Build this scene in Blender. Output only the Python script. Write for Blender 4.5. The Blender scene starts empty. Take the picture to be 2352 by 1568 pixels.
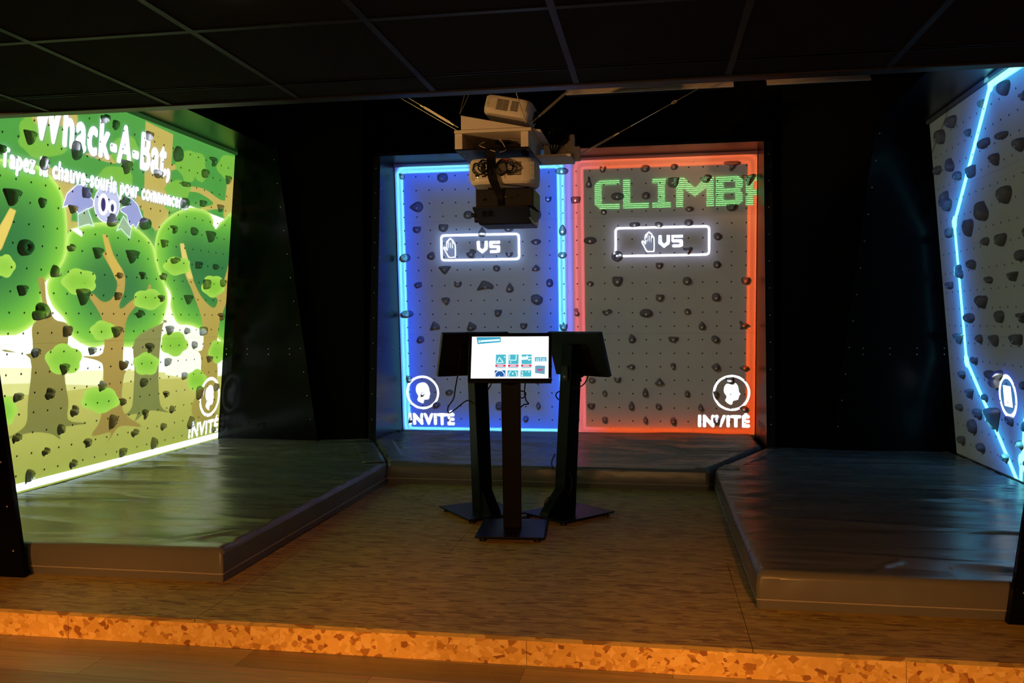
import bpy, bmesh, math, random
import numpy as np
from mathutils import Vector, Matrix, noise
C = bpy.context.scene.collection
SC = bpy.context.scene
PI = math.pi

# ------------------------------------------------------------------ camera, world, exposure, added fill lamps
cam_d = bpy.data.cameras.new('camera'); cam = bpy.data.objects.new('camera', cam_d); C.objects.link(cam)
cam_d.sensor_width = 36.0; cam_d.lens = 36.0 * 1976.0 / 2352.0; cam_d.clip_start = .05
_y = Vector((327, -49, 1976)).normalized()
_x = Vector((11976, -31, -1976)); _x = (_x - _y * _x.dot(_y)).normalized()
_z = _x.cross(_y)
# rows = world axes expressed in (right, down, forward)
cam.matrix_world = Matrix(((_x[0], -_x[1], -_x[2], 0), (_y[0], -_y[1], -_y[2], 0), (_z[0], -_z[1], -_z[2], 1.492), (0, 0, 0, 1)))
SC.camera = cam
world = bpy.data.worlds.new('world'); SC.world = world; world.use_nodes = True
world.node_tree.nodes['Background'].inputs[0].default_value = (.02, .025, .03, 1)
world.node_tree.nodes['Background'].inputs[1].default_value = .02
SC.view_settings.view_transform = 'Standard'; SC.view_settings.look = 'None'
SC.view_settings.exposure = 0; SC.view_settings.gamma = 1; SC.view_settings.use_curve_mapping = False
SC.cycles.max_bounces = 8; SC.cycles.use_denoising = True
try: SC.cycles.sample_clamp_indirect = 4
except Exception: pass

def area(name, loc, target, size, power, col, spread=180):
    l = bpy.data.lights.new(name, 'AREA'); l.shape = 'RECTANGLE'; l.size, l.size_y = size; l.energy = power; l.color = col
    l.spread = math.radians(spread)
    o = bpy.data.objects.new(name, l); C.objects.link(o); o.location = loc
    o.rotation_euler = (Vector(target) - Vector(loc)).to_track_quat('-Z', 'Y').to_euler(); return o
def point(name, loc, power, col, r=.03):
    l = bpy.data.lights.new(name, 'POINT'); l.energy = power; l.color = col; l.shadow_soft_size = r
    o = bpy.data.objects.new(name, l); C.objects.link(o); o.location = loc; return o
# unseen warm fill added behind the camera: a low area light, then step spots
area('low_fill_light', (-.6, -3.2, .85), (-.8, 6, 1.9), (3.6, .5), 48, (1, .50, .18))
for _x in (-3.6, -2.1, -.6, .9):  # unseen spots added to brighten the step and the mat fronts
    _l = bpy.data.lights.new('step_fill_spot', 'SPOT'); _l.energy = 640; _l.color = (1, .35, .065); _l.spot_size = math.radians(29); _l.spot_blend = 1; _l.shadow_soft_size = .05
    _o = bpy.data.objects.new('step_fill_spot', _l); C.objects.link(_o); _o.location = (_x, -1.3, 2.38)
    _o.rotation_euler = (Vector((_x, 3.25, 0)) - _o.location).to_track_quat('-Z', 'Y').to_euler()

_l = bpy.data.lights.new('rig_fill_spot', 'SPOT'); _l.energy = 960; _l.color = (1, .50, .18); _l.spot_size = math.radians(13); _l.spot_blend = .6; _l.shadow_soft_size = .08  # unseen spot added off to the left to brighten the hanging projector shelf
_o = bpy.data.objects.new('rig_fill_spot', _l); C.objects.link(_o); _o.location = (-6.0, .5, 1.3)
_o.rotation_euler = (Vector((-1.1, 6.2, 2.78)) - _o.location).to_track_quat('-Z', 'Y').to_euler()

# ------------------------------------------------------------------ helpers
def srgb(h):
    h = h.lstrip('#'); v = [int(h[i:i+2], 16) / 255 for i in (0, 2, 4)]
    return [c / 12.92 if c <= .04045 else ((c + .055) / 1.055) ** 2.4 for c in v]
def mat(name, col, rough=.6, metal=0, spec=.5, bump=None, emit=None, noise_amt=0, noise_scale=20, coat=0):
    m = bpy.data.materials.new(name); m.use_nodes = True; nt = m.node_tree; b = nt.nodes['Principled BSDF']
    c = srgb(col) if isinstance(col, str) else list(col)
    b.inputs['Base Color'].default_value = (*c, 1); b.inputs['Roughness'].default_value = rough
    b.inputs['Metallic'].default_value = metal; b.inputs['Specular IOR Level'].default_value = spec
    b.inputs['Coat Weight'].default_value = coat
    tc = nt.nodes.new('ShaderNodeTexCoord')
    if noise_amt:
        n = nt.nodes.new('ShaderNodeTexNoise'); n.inputs['Scale'].default_value = noise_scale; n.inputs['Detail'].default_value = 6
        nt.links.new(tc.outputs['Object'], n.inputs['Vector'])
        mx = nt.nodes.new('ShaderNodeMix'); mx.data_type = 'RGBA'
        mx.inputs[6].default_value = (*[x * (1 - noise_amt) for x in c], 1); mx.inputs[7].default_value = (*[min(1, x * (1 + noise_amt)) for x in c], 1)
        nt.links.new(n.outputs['Fac'], mx.inputs[0]); nt.links.new(mx.outputs[2], b.inputs['Base Color'])
    if bump:
        n = nt.nodes.new('ShaderNodeTexNoise'); n.inputs['Scale'].default_value = bump[0]; n.inputs['Detail'].default_value = 5
        nt.links.new(tc.outputs['Object'], n.inputs['Vector'])
        bp = nt.nodes.new('ShaderNodeBump'); bp.inputs['Strength'].default_value = bump[1]; bp.inputs['Distance'].default_value = bump[2]
        nt.links.new(n.outputs['Fac'], bp.inputs['Height']); nt.links.new(bp.outputs['Normal'], b.inputs['Normal'])
    if emit:
        b.inputs['Emission Color'].default_value = (*srgb(emit[0]), 1); b.inputs['Emission Strength'].default_value = emit[1]
    return m

class MB:
    """collects shapes, each with a material slot, and links them as ONE mesh object"""
    def __init__(s): s.v = []; s.f = []; s.mi = []; s.ms = []; s.sm = []
    def slot(s, m):
        if m not in s.ms: s.ms.append(m)
        return s.ms.index(m)
    def add(s, vs, fs, m, smooth=False):
        k = len(s.v); s.v += [tuple(v) for v in vs]; i = s.slot(m)
        for f in fs: s.f.append(tuple(a + k for a in f)); s.mi.append(i); s.sm.append(smooth)
    def box(s, a, b, m, M=None):
        (x0, y0, z0), (x1, y1, z1) = a, b
        vs = [Vector(p) for p in ((x0,y0,z0),(x1,y0,z0),(x1,y1,z0),(x0,y1,z0),(x0,y0,z1),(x1,y0,z1),(x1,y1,z1),(x0,y1,z1))]
        if M: vs = [M @ v for v in vs]
        s.add(vs, [(0,3,2,1),(4,5,6,7),(0,1,5,4),(1,2,6,5),(2,3,7,6),(3,0,4,7)], m)
    def hexa(s, lo, hi, m):
        s.add(list(lo) + list(hi), [(0,3,2,1),(4,5,6,7),(0,1,5,4),(1,2,6,5),(2,3,7,6),(3,0,4,7)], m)
    def prism(s, poly, vec, m, smooth=False):
        n = len(poly); p = [Vector(q) for q in poly]; vec = Vector(vec)
        s.add(p + [q + vec for q in p], [tuple(range(n))[::-1], tuple(range(n, 2*n))] + [(i, (i+1) % n, n + (i+1) % n, n + i) for i in range(n)], m, smooth)
    def tube(s, pts, r, m, seg=8, caps=True):
        pts = [Vector(p) for p in pts]; rings = []; up = Vector((.13, .31, .94))
        for i, p in enumerate(pts):
            d = (pts[min(i+1, len(pts)-1)] - pts[max(i-1, 0)]).normalized()
            a = d.cross(up)
            if a.length < .05: a = d.cross(Vector((1, 0, 0)))
            a.normalize(); b = d.cross(a)
            rr = r[i] if isinstance(r, (list, tuple)) else r
            rings.append([p + (a * math.cos(t * 2*PI/seg) + b * math.sin(t * 2*PI/seg)) * rr for t in range(seg)])
        vs = [v for R in rings for v in R]; fs = []
        for i in range(len(pts)-1):
            for t in range(seg): fs.append((i*seg+t, i*seg+(t+1) % seg, (i+1)*seg+(t+1) % seg, (i+1)*seg+t))
        s.add(vs, fs, m, True)
        if caps: s.add(rings[0], [tuple(range(seg))[::-1]], m); s.add(rings[-1], [tuple(range(seg))], m)
    def build(s, name, parent=None, bevel=0, M=None, sub=0):
        me = bpy.data.meshes.new(name)
        vs = s.v if M is None else [tuple(M @ Vector(v)) for v in s.v]
        me.from_pydata(vs, [], s.f)
        for m in s.ms: me.materials.append(m)
        me.polygons.foreach_set('material_index', s.mi); me.polygons.foreach_set('use_smooth', s.sm)
        me.update()
        bm = bmesh.new(); bm.from_mesh(me); bmesh.ops.recalc_face_normals(bm, faces=bm.faces); bm.to_mesh(me); bm.free()
        o = bpy.data.objects.new(name, me); C.objects.link(o)
        if parent: o.parent = parent
        if bevel:
            b = o.modifiers.new('bevel', 'BEVEL'); b.width = bevel; b.segments = 2; b.limit_method = 'ANGLE'
        if sub:
            b = o.modifiers.new('sub', 'SUBSURF'); b.levels = sub; b.render_levels = sub
        return o
def tag(o, label=None, cat=None, group=None, kind=None):
    for k, v in (('label', label), ('category', cat), ('group', group), ('kind', kind)):
        if v: o[k] = v
    return o
def empty(name, loc, label, cat, rz=0, group=None):
    o = bpy.data.objects.new(name, None); C.objects.link(o); o.location = loc; o.rotation_euler = (0, 0, rz); o.empty_display_size = .1
    return tag(o, label, cat, group)
def cr(pts, n=6, closed=False):
    """Catmull-Rom through points"""
    P = [np.array(p, float) for p in pts]; N = len(P); out = []
    rng = range(N) if closed else range(N-1)
    for i in rng:
        if closed: a, b, c, d = P[i-1], P[i], P[(i+1) % N], P[(i+2) % N]
        else: a, b, c, d = P[max(i-1, 0)], P[i], P[i+1], P[min(i+2, N-1)]
        for k in range(n):
            t = k / n
            out.append(.5 * ((2*b) + (-a+c)*t + (2*a-5*b+4*c-d)*t*t + (-a+3*b-3*c+d)*t**3))
    if not closed: out.append(P[-1])
    return [tuple(p) for p in out]

# ------------------------------------------------------------------ materials
M_board = mat('painted_grey_board', (.60, .60, .58), .75, bump=(180, .35, .002), noise_amt=.06, noise_scale=3)
M_hole = mat('bolt_hole_dark', (.015, .013, .012), .5)
M_hold = mat('dark_grey_resin', (.15, .15, .158), .62, bump=(260, .5, .002), noise_amt=.2, noise_scale=14)
M_black = mat('black_laminate', (.003, .0035, .0045), .17, spec=.06, noise_amt=.3, noise_scale=1.5)
M_gloss = mat('glossy_black_laminate', (.002, .0028, .0045), .27, spec=.4, noise_amt=.3, noise_scale=1.5)
M_blackm = mat('matt_black_paint', (.006, .0065, .008), .8, spec=.15)
M_void = mat('black_drape', (.004, .004, .005), .95, spec=.05)
M_screw = mat('bright_screw_steel', (.75, .75, .78), .35, metal=.6)
M_steel = mat('zinc_steel', (.62, .58, .48), .35, metal=.8)
M_batten = mat('grey_batten', (.10, .09, .10), .6)
M_ply = mat('cream_painted_board', (.70, .62, .52), .55, noise_amt=.06, noise_scale=8)
M_cream = mat('cream_plastic', (.66, .60, .50), .45)
M_blkplast = mat('black_plastic', (.006, .006, .008), .42, spec=.35)
M_vent = mat('vent_shadow', (.02, .015, .012), .8)
M_cable = mat('black_cable_rubber', (.006, .006, .006), .5, spec=.3)
M_kiosk = mat('black_powder_coat', (.0016, .0015, .003), .38, spec=.12, bump=(400, .2, .001))
M_tile = mat('black_ceiling_tile', (.007, .005, .0045), .85, spec=.1, noise_amt=.3, noise_scale=2)
M_bar = mat('dark_ceiling_bar', (.007, .0065, .008), .5, spec=.2)
M_beam = mat('dark_brown_fascia', (.016, .012, .012), .4, spec=.4)
M_slat = mat('pale_metal_slat', (.55, .45, .35), .5)
M_lens = mat('lens_glass', (.02, .02, .03), .08, coat=1)
M_piping = mat('vinyl_piping', (.34, .33, .32), .45)

def emis(name, col, s):
    m = bpy.data.materials.new(name); m.use_nodes = True; nt = m.node_tree; nt.nodes.remove(nt.nodes['Principled BSDF'])
    e = nt.nodes.new('ShaderNodeEmission'); e.inputs[0].default_value = (*srgb(col), 1); e.inputs[1].default_value = s
    nt.links.new(e.outputs[0], nt.nodes['Material Output'].inputs[0]); return m
def vinyl():
    m = bpy.data.materials.new('grey_vinyl'); m.use_nodes = True; nt = m.node_tree; b = nt.nodes['Principled BSDF']
    b.inputs['Base Color'].default_value = (.140, .146, .150, 1); b.inputs['Roughness'].default_value = .25; b.inputs['Specular IOR Level'].default_value = .5
    tc = nt.nodes.new('ShaderNodeTexCoord'); mp = nt.nodes.new('ShaderNodeMapping'); mp.inputs['Scale'].default_value = (.8, 7, 3)
    n1 = nt.nodes.new('ShaderNodeTexNoise'); n1.inputs['Scale'].default_value = 1.6; n1.inputs['Detail'].default_value = 5; n1.inputs['Distortion'].default_value = .4
    n2 = nt.nodes.new('ShaderNodeTexNoise'); n2.inputs['Scale'].default_value = 2.2; n2.inputs['Detail'].default_value = 4
    nt.links.new(tc.outputs['Object'], mp.inputs[0]); nt.links.new(mp.outputs[0], n1.inputs['Vector']); nt.links.new(tc.outputs['Object'], n2.inputs['Vector'])
    ad = nt.nodes.new('ShaderNodeMath'); ad.operation = 'ADD'; nt.links.new(n1.outputs['Fac'], ad.inputs[0]); nt.links.new(n2.outputs['Fac'], ad.inputs[1])
    bp = nt.nodes.new('ShaderNodeBump'); bp.inputs['Strength'].default_value = .22; bp.inputs['Distance'].default_value = .02
    nt.links.new(ad.outputs[0], bp.inputs['Height']); nt.links.new(bp.outputs['Normal'], b.inputs['Normal'])
    return m
M_vinyl = vinyl()

def osb(name, cols, scale, stretch, rough=.6):
    """oriented strand board: random elongated flakes in several tones"""
    m = bpy.data.materials.new(name); m.use_nodes = True; nt = m.node_tree; b = nt.nodes['Principled BSDF']; L = nt.links
    tc = nt.nodes.new('ShaderNodeTexCoord')
    prev = None
    for k, (rot, sc) in enumerate(((.12, 1), (-.35, 1.3), (.6, 1.1))):
        mp = nt.nodes.new('ShaderNodeMapping'); mp.inputs['Scale'].default_value = tuple(scale * sc * s for s in stretch)
        mp.inputs['Rotation'].default_value = (rot * .7, rot, rot) ; mp.inputs['Location'].default_value = (k * 3.1, k * 1.7, k)
        L.new(tc.outputs['Object'], mp.inputs[0])
        ns = nt.nodes.new('ShaderNodeTexNoise'); ns.inputs['Scale'].default_value = 1.2; ns.inputs['Detail'].default_value = 3
        L.new(mp.outputs[0], ns.inputs['Vector'])
        mx = nt.nodes.new('ShaderNodeMix'); mx.data_type = 'VECTOR'; mx.inputs[0].default_value = .22
        L.new(mp.outputs[0], mx.inputs[4]); L.new(ns.outputs['Color'], mx.inputs[5])
        vo = nt.nodes.new('ShaderNodeTexVoronoi'); vo.inputs['Scale'].default_value = 1.0; vo.inputs['Randomness'].default_value = 1
        L.new(mx.outputs[1], vo.inputs['Vector'])
        sep = nt.nodes.new('ShaderNodeSeparateColor'); L.new(vo.outputs['Color'], sep.inputs[0])
        cr_ = nt.nodes.new('ShaderNodeValToRGB'); el = cr_.color_ramp.elements
        el[0].position = 0; el[0].color = (*cols[0], 1); el[1].position = 1; el[1].color = (*cols[-1], 1)
        for i, c in enumerate(cols[1:-1]): e = el.new([.10, .22, .55, .8][i]); e.color = (*c, 1)
        L.new(sep.outputs[k], cr_.inputs[0])
        if prev is None: prev = cr_.outputs[0]
        else:
            gt = nt.nodes.new('ShaderNodeMath'); gt.operation = 'GREATER_THAN'; gt.inputs[1].default_value = .62
            L.new(sep.outputs[(k + 1) % 3], gt.inputs[0])
            mm = nt.nodes.new('ShaderNodeMix'); mm.data_type = 'RGBA'; L.new(gt.outputs[0], mm.inputs[0]); L.new(prev, mm.inputs[6]); L.new(cr_.outputs[0], mm.inputs[7]); prev = mm.outputs[2]
    L.new(prev, b.inputs['Base Color']); b.inputs['Roughness'].default_value = rough
    return m
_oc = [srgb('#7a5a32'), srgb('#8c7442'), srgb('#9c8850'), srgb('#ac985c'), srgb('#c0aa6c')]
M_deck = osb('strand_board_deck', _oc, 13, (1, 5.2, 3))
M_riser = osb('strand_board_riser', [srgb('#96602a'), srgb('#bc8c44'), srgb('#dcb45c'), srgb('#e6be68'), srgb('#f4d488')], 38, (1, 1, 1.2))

def planks():
    m = bpy.data.materials.new('worn_oak_laminate'); m.use_nodes = True; nt = m.node_tree; b = nt.nodes['Principled BSDF']; L = nt.links
    tc = nt.nodes.new('ShaderNodeTexCoord'); mp = nt.nodes.new('ShaderNodeMapping'); mp.inputs['Rotation'].default_value = (0, 0, .02)
    L.new(tc.outputs['Object'], mp.inputs[0])
    br = nt.nodes.new('ShaderNodeTexBrick'); br.inputs['Scale'].default_value = 1; br.inputs['Brick Width'].default_value = 1.25; br.inputs['Row Height'].default_value = .19
    br.inputs['Mortar Size'].default_value = .0012; br.inputs['Color1'].default_value = (*srgb('#b8aa8c'), 1); br.inputs['Color2'].default_value = (*srgb('#857862'), 1); br.inputs['Mortar'].default_value = (.05, .035, .025, 1)
    L.new(mp.outputs[0], br.inputs['Vector'])
    m2 = nt.nodes.new('ShaderNodeMapping'); m2.inputs['Scale'].default_value = (1.5, 22, 1); L.new(tc.outputs['Object'], m2.inputs[0])
    n = nt.nodes.new('ShaderNodeTexNoise'); n.inputs['Scale'].default_value = 2; n.inputs['Detail'].default_value = 8; n.inputs['Distortion'].default_value = 1; L.new(m2.outputs[0], n.inputs['Vector'])
    mx = nt.nodes.new('ShaderNodeMix'); mx.data_type = 'RGBA'; mx.blend_type = 'OVERLAY'; mx.inputs[0].default_value = .55
    L.new(br.outputs['Color'], mx.inputs[6]); L.new(n.outputs['Color'], mx.inputs[7])
    hs = nt.nodes.new('ShaderNodeHueSaturation'); hs.inputs['Saturation'].default_value = .8; L.new(mx.outputs[2], hs.inputs['Color'])
    L.new(hs.outputs[0], b.inputs['Base Color']); b.inputs['Roughness'].default_value = .42
    return m
M_floor = planks()

# ------------------------------------------------------------------ setting
DK = .126; MT = DK + .17
def struct(name, mb, **k): return tag(mb.build(name, **k), kind='structure')
b = MB(); b.box((-7, -6, -.1), (5, 3.65, 0), M_floor); struct('floor', b)
b = MB(); b.box((-7, -6, 2.46), (5, 3.53, 2.48), M_tile)
o = struct('ceiling', b)
b = MB()
for i in range(-9, 10):
    x = -.31 + .6 * i
    if -7 < x < 5: b.box((x - .012, -6, 2.456), (x + .012, 3.53, 2.4601), M_bar)
for j in range(-8, 3): b.box((-7, 2.665 + .645 * (j - 1) - .012 + .645*0, 2.4565), (5, 2.665 + .645 * (j - 1) + .012, 2.4601), M_bar)
b.box((-7, 3.305 - .012, 2.4565), (5, 3.305 + .012, 2.4601), M_bar)
b.build('ceiling_grid', parent=o)
b = MB(); b.box((-7, 3.53, 2.452), (5, 3.60, 2.497), M_beam); struct('trim_1', b, bevel=.004)
b = MB(); b.box((-7, 3.60, 4.3), (5, 10.2, 4.35), M_void); struct('ceiling_upper', b)
r = empty('ceiling_downlight', (-1.225, 2.35, 2.46), 'small round ceiling downlight glowing at the top edge of the picture', 'downlight')
b = MB(); b.tube([(0, 0, 0), (0, 0, -.006)], .045, M_beam, 24); b.build('trim_ring', r)
b = MB(); b.tube([(0, 0, -.006), (0, 0, -.0075)], .03, emis('lamp_glow', '#ffd9a8', 3), 20); b.build('lamp', r)
point('downlight_glow', (-1.225, 2.35, 2.43), .35, (1, .75, .5), .01)
b = MB(); b.box((-7, 3.53, 2.5), (5, 3.56, 4.3), M_void); struct('wall_bulkhead', b)
b = MB(); b.box((-7, 9.9, 0), (5, 10, 4.3), M_void); struct('wall_back', b)
b = MB(); b.box((-7.1, -6, 0), (-7, 10, 4.3), M_void); struct('wall_left', b)
b = MB(); b.box((5, -6, 0), (5.1, 10, 4.3), M_void); struct('wall_right', b)
b = MB(); b.box((-7, -6.1, 0), (5, -6, 2.5), M_void); struct('wall_front', b)
# black infill walls between the booths
b = MB(); b.box((-7, 8.43, DK), (-2.93, 8.46, 4.3), M_void); struct('wall_infill_left', b)
b = MB(); b.box((1.19, 8.43, DK), (5, 8.46, 4.3), M_void); struct('wall_infill_right', b)

# stage
st = empty('strand_board_stage', (-.8, 3.65, 0), 'low strand board stage filling the room behind the orange lit step', 'stage')
def at(o, wx, wy, wz=0): return Matrix.Translation(-o.location)
Tm = Matrix.Translation(-st.location)
b = MB()
xs = [-6.99, -4.55, -2.10, .40, 2.9, 5]
rows_y = [3.65, 4.90, 6.15, 7.40, 9.9]
for i in range(4):
    sh = [0, .9, .3, 1.1][i]
    xx = [-6.99] + [x + sh for x in xs[1:-1]] + [4.99]
    for a, c in zip(xx[:-1], xx[1:]): b.box((a + .0015, rows_y[i] + .001, DK - .018), (c - .0015, rows_y[i+1] - .001, DK), M_deck)
b.build('deck', st, M=Tm)
b = MB()
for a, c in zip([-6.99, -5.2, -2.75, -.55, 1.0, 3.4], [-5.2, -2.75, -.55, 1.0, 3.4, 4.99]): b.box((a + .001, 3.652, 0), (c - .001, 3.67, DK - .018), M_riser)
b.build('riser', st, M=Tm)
b = MB(); b.box((-6.99, 3.7, .001), (4.99, 9.89, DK - .02), M_blackm); b.build('underframe', st, M=Tm)

# slatted metal duct seen through the gap above the ceiling edge
def duct(x0, x1, label):
    r = empty('slatted_duct', ((x0 + x1) / 2, 7.5, 3.42), label, 'duct', group='slatted ducts')
    T = Matrix.Translation(-r.location)
    for k in range(4):
        b = MB(); z = 3.44 + .022 * k; b.box((x0, 7.45 + .02 * k, z), (x1, 7.47 + .02 * k, z + .014), M_slat); b.build('slat', r, M=T)
    b = MB(); b.box((x0, 7.56, 3.46), (x1, 7.62, 3.53), M_void); b.build('duct_body', r, M=T)
    for x in (x0 + .2, x1 - .2):
        b = MB(); b.tube([(x, 7.7, 3.55), (x, 7.7, 4.3)], .006, M_blackm, 6); b.build('hanger_rod', r, M=T)
duct(-.75, .66, 'pale slatted duct high up, the long piece left of the dark gap')
duct(.93, 1.75, 'pale slatted duct high up, the piece right of the dark gap')

# ------------------------------------------------------------------ climbing walls
def frame(O, U, V):
    O = Vector(O); U = Vector(U).normalized(); V = Vector(V).normalized(); return O, U, V, U.cross(V)
FR = {'C': frame((-2.77, 9.264, .126), (1, 0, 0), (0, -.0806, 1)),
      'L': frame((-4.474, 4.15, .126), (0, 1, 0), (.081, 0, 1)),
      'R': frame((2.674, 8.2, .126), (0, -1, 0), (-.0827, 0, 1))}
DIM = {'C': (3.80, 3.045), 'L': (4.11, 3.09), 'R': (4.05, 3.10)}
ROWS = [.294, .438, .589, .734, .877, 1.02, 1.164, 1.306, 1.451, 1.597, 1.762, 1.929, 2.07, 2.219, 2.362, 2.507, 2.65, 2.79, 2.937]
def wp(w, u, v, h=0): O, U, V, N = FR[w]; return O + U * u + V * v + N * h
def disc(b, w, u, v, r, h, m, n=8):
    b.add([wp(w, u + r * math.cos(2*PI*k/n), v + r * math.sin(2*PI*k/n), h) for k in range(n)], [tuple(range(n))], m)
def climbing_wall(w, label):
    O, U, V, N = FR[w]; W_, H_ = DIM[w]
    root = empty('climbing_wall', tuple(wp(w, W_ / 2, 0)), label, 'climbing wall')
    T = Matrix.Translation(-root.location)
    b = MB(); b.hexa([wp(w, 0, 0, -.04), wp(w, W_, 0, -.04), wp(w, W_, 0, 0), wp(w, 0, 0, 0)], [wp(w, 0, H_, -.04), wp(w, W_, H_, -.04), wp(w, W_, H_, 0), wp(w, 0, H_, 0)], M_board)
    u = .0 + .090
    us = []
    while u < W_ - .04: us.append(u); u += .1443
    for a in us:
        for v in ROWS: disc(b, w, a, v, .0085, .0008, M_hole)
    rnd = random.Random(5)
    for a in us[::3]:
        for v in (.215, 1.685, 2.99): disc(b, w, a + .05, v, .004, .0008, M_hole, 6)
    # hairline joints between boards
    for v in (1.23, 2.45):
        b.hexa([wp(w, 0, v, -.001), wp(w, W_, v, -.001), wp(w, W_, v, .0003), wp(w, 0, v, .0003)], [wp(w, 0, v + .0012, -.001), wp(w, W_, v + .0012, -.001), wp(w, W_, v + .0012, .0003), wp(w, 0, v + .0012, .0003)], M_batten)
    b.build('board', root, M=T)
    b = MB(); b.hexa([wp(w, 0, H_, -.04), wp(w, W_, H_, -.04), wp(w, W_, H_, .028), wp(w, 0, H_, .028)], [wp(w, 0, H_ + .03, -.04), wp(w, W_, H_ + .03, -.04), wp(w, W_, H_ + .03, .028), wp(w, 0, H_ + .03, .028)], M_batten)
    b.build('top_batten', root, M=T)
    # side panels: wide at the foot, narrow at the top; soffit between them
    zt = 3.36 if w == 'C' else 3.42
    ds_b, ds_t = (.97, .47) if w == 'C' else (1.12, .45)
    hz = Vector((N.x, N.y, 0)).normalized()
    for s in (0, 1):
        uu = -.005 if s == 0 else W_ + .005
        th = -.03 if s == 0 else .03
        A = O + U * uu; A = Vector((A.x, A.y, DK)) - hz * .02
        B = wp(w, uu, H_); B = B - hz * .02
        tz = wp(w, 0, H_).z + .035
        p = [A, A + hz * (ds_b + .02), Vector((B.x, B.y, tz)) + hz * (ds_t + .02), Vector((B.x, B.y, tz))]
        b = MB(); b.prism(p, U * th, M_gloss if w == 'C' else M_black)
        # screws along the outer edge and across the middle joint
        for k in range(13):
            t = (k + .6) / 13; q = p[1].lerp(p[2], t) - hz * .045
            inner = q - U * (.0012 if s else -.0012)
            vis = U * (th + (.0012 if s else -.0012))
            for off in (inner, q + vis):
                b.add([off + hz * (.0055 * math.cos(2*PI*j/6)) + Vector((0, 0, .0055 * math.sin(2*PI*j/6))) for j in range(6)], [tuple(range(6))], M_screw)
        for k in range(4):
            for dz in (0, .055):
                q = Vector((A.x, A.y, 1.17 + dz)) + hz * (.14 + .23 * k) 
                for off in (q - U * (.0012 if s else -.0012),):
                    b.add([off + hz * (.0055 * math.cos(2*PI*j/6)) + Vector((0, 0, .0055 * math.sin(2*PI*j/6))) for j in range(6)], [tuple(range(6))], M_screw)
        b.build('side_panel', root, M=T)
        if w == 'C':
            q = p[1]; r_ = p[2]
            b = MB(); side = U * (-1 if s == 0 else 1)
            b.hexa([q, q + side * .075, q + side * .075 + hz * .012, q + hz * .012], [r_, r_ + side * .075, r_ + side * .075 + hz * .012, r_ + hz * .012], M_blackm)
            for k in range(12):
                c = q.lerp(r_, (k + .5) / 12) + side * .04 + hz * .0135
                b.add([c + U * (.005 * math.cos(2*PI*j/6)) + Vector((0, 0, .005 * math.sin(2*PI*j/6))) for j in range(6)], [tuple(range(6))], M_screw)
            b.build('edge_strip', root, M=T)
    a = wp(w, -.035, H_ + .03) ; c = wp(w, W_ + .035, H_ + .03)
    a = Vector((a.x, a.y, a.z)) - hz * .03; c = Vector((c.x, c.y, a.z)) - hz * .03
    b = MB(); b.prism([a, c, c + hz * (ds_t + .045), a + hz * (ds_t + .045)], (0, 0, .03), M_gloss); b.build('soffit', root, M=T)
    return root
cwC = climbing_wall('C', 'central climbing wall split between a blue lit half and a red lit half')
cwL = climbing_wall('L', 'left climbing wall lit with a bright green cartoon forest')
cwR = climbing_wall('R', 'right climbing wall crossed by a glowing cyan zigzag line')

def text_mesh(s, offset=0., spacing=1., shear=0.):
    """triangles of a string in the built-in font: (vertices Nx2, triangles)"""
    cu = bpy.data.curves.new('glyphs', 'FONT'); cu.body = s; cu.offset = offset; cu.space_character = spacing; cu.shear = shear
    o = bpy.data.objects.new('glyphs', cu); C.objects.link(o)
    dg = bpy.context.evaluated_depsgraph_get(); dg.update()
    me = o.evaluated_get(dg).to_mesh(); me.calc_loop_triangles()
    v = np.array([p.co[:2] for p in me.vertices]); t = [tuple(x.vertices) for x in me.loop_triangles]
    bpy.data.objects.remove(o); bpy.data.curves.remove(cu)
    return v, t
# raised maker's lettering on the black side panels
def relief(w, s, u_from, z, width, sgn, label=None):
    O, U, V, N = FR[w]; hz = Vector((N.x, N.y, 0)).normalized(); W_ = DIM[w][0]
    v, t = text_mesh('ENTRE-PRISES', .02, 1.05, .2)
    v = v - v.min(0); v = v / v[:, 0].max() * width
    uu = (-.005 if s == 0 else W_ + .005); A = O + U * uu; A = Vector((A.x, A.y, 0))
    face = U * (.002 if s == 0 else -.002)
    def pos(q): return A + hz * (u_from + (q[0] if sgn > 0 else width - q[0])) + Vector((0, 0, z + q[1])) + face
    b = MB(); b.add([pos(q) for q in v], t, M_relief)
    k = [(.5, .12), (.62, .02), (.56, .0), (.36, -.2), (.45, -.02), (.40, -.02)]
    b.add([pos((width * a, width * c)) for a, c in k], [tuple(range(6))], M_relief)
    root = {'C': cwC, 'L': cwL, 'R': cwR}[w]
    pan = [c for c in root.children if c.name.startswith('side_panel')][s]
    b.build('raised_lettering', pan, M=Matrix.Translation(-root.location))
M_relief = mat('dark_raised_lettering', (.004, .0045, .006), .32, spec=.1)
relief('L', 1, .18, .43, .62, 1)
relief('C', 1, .30, .42, .5, 1)

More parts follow.
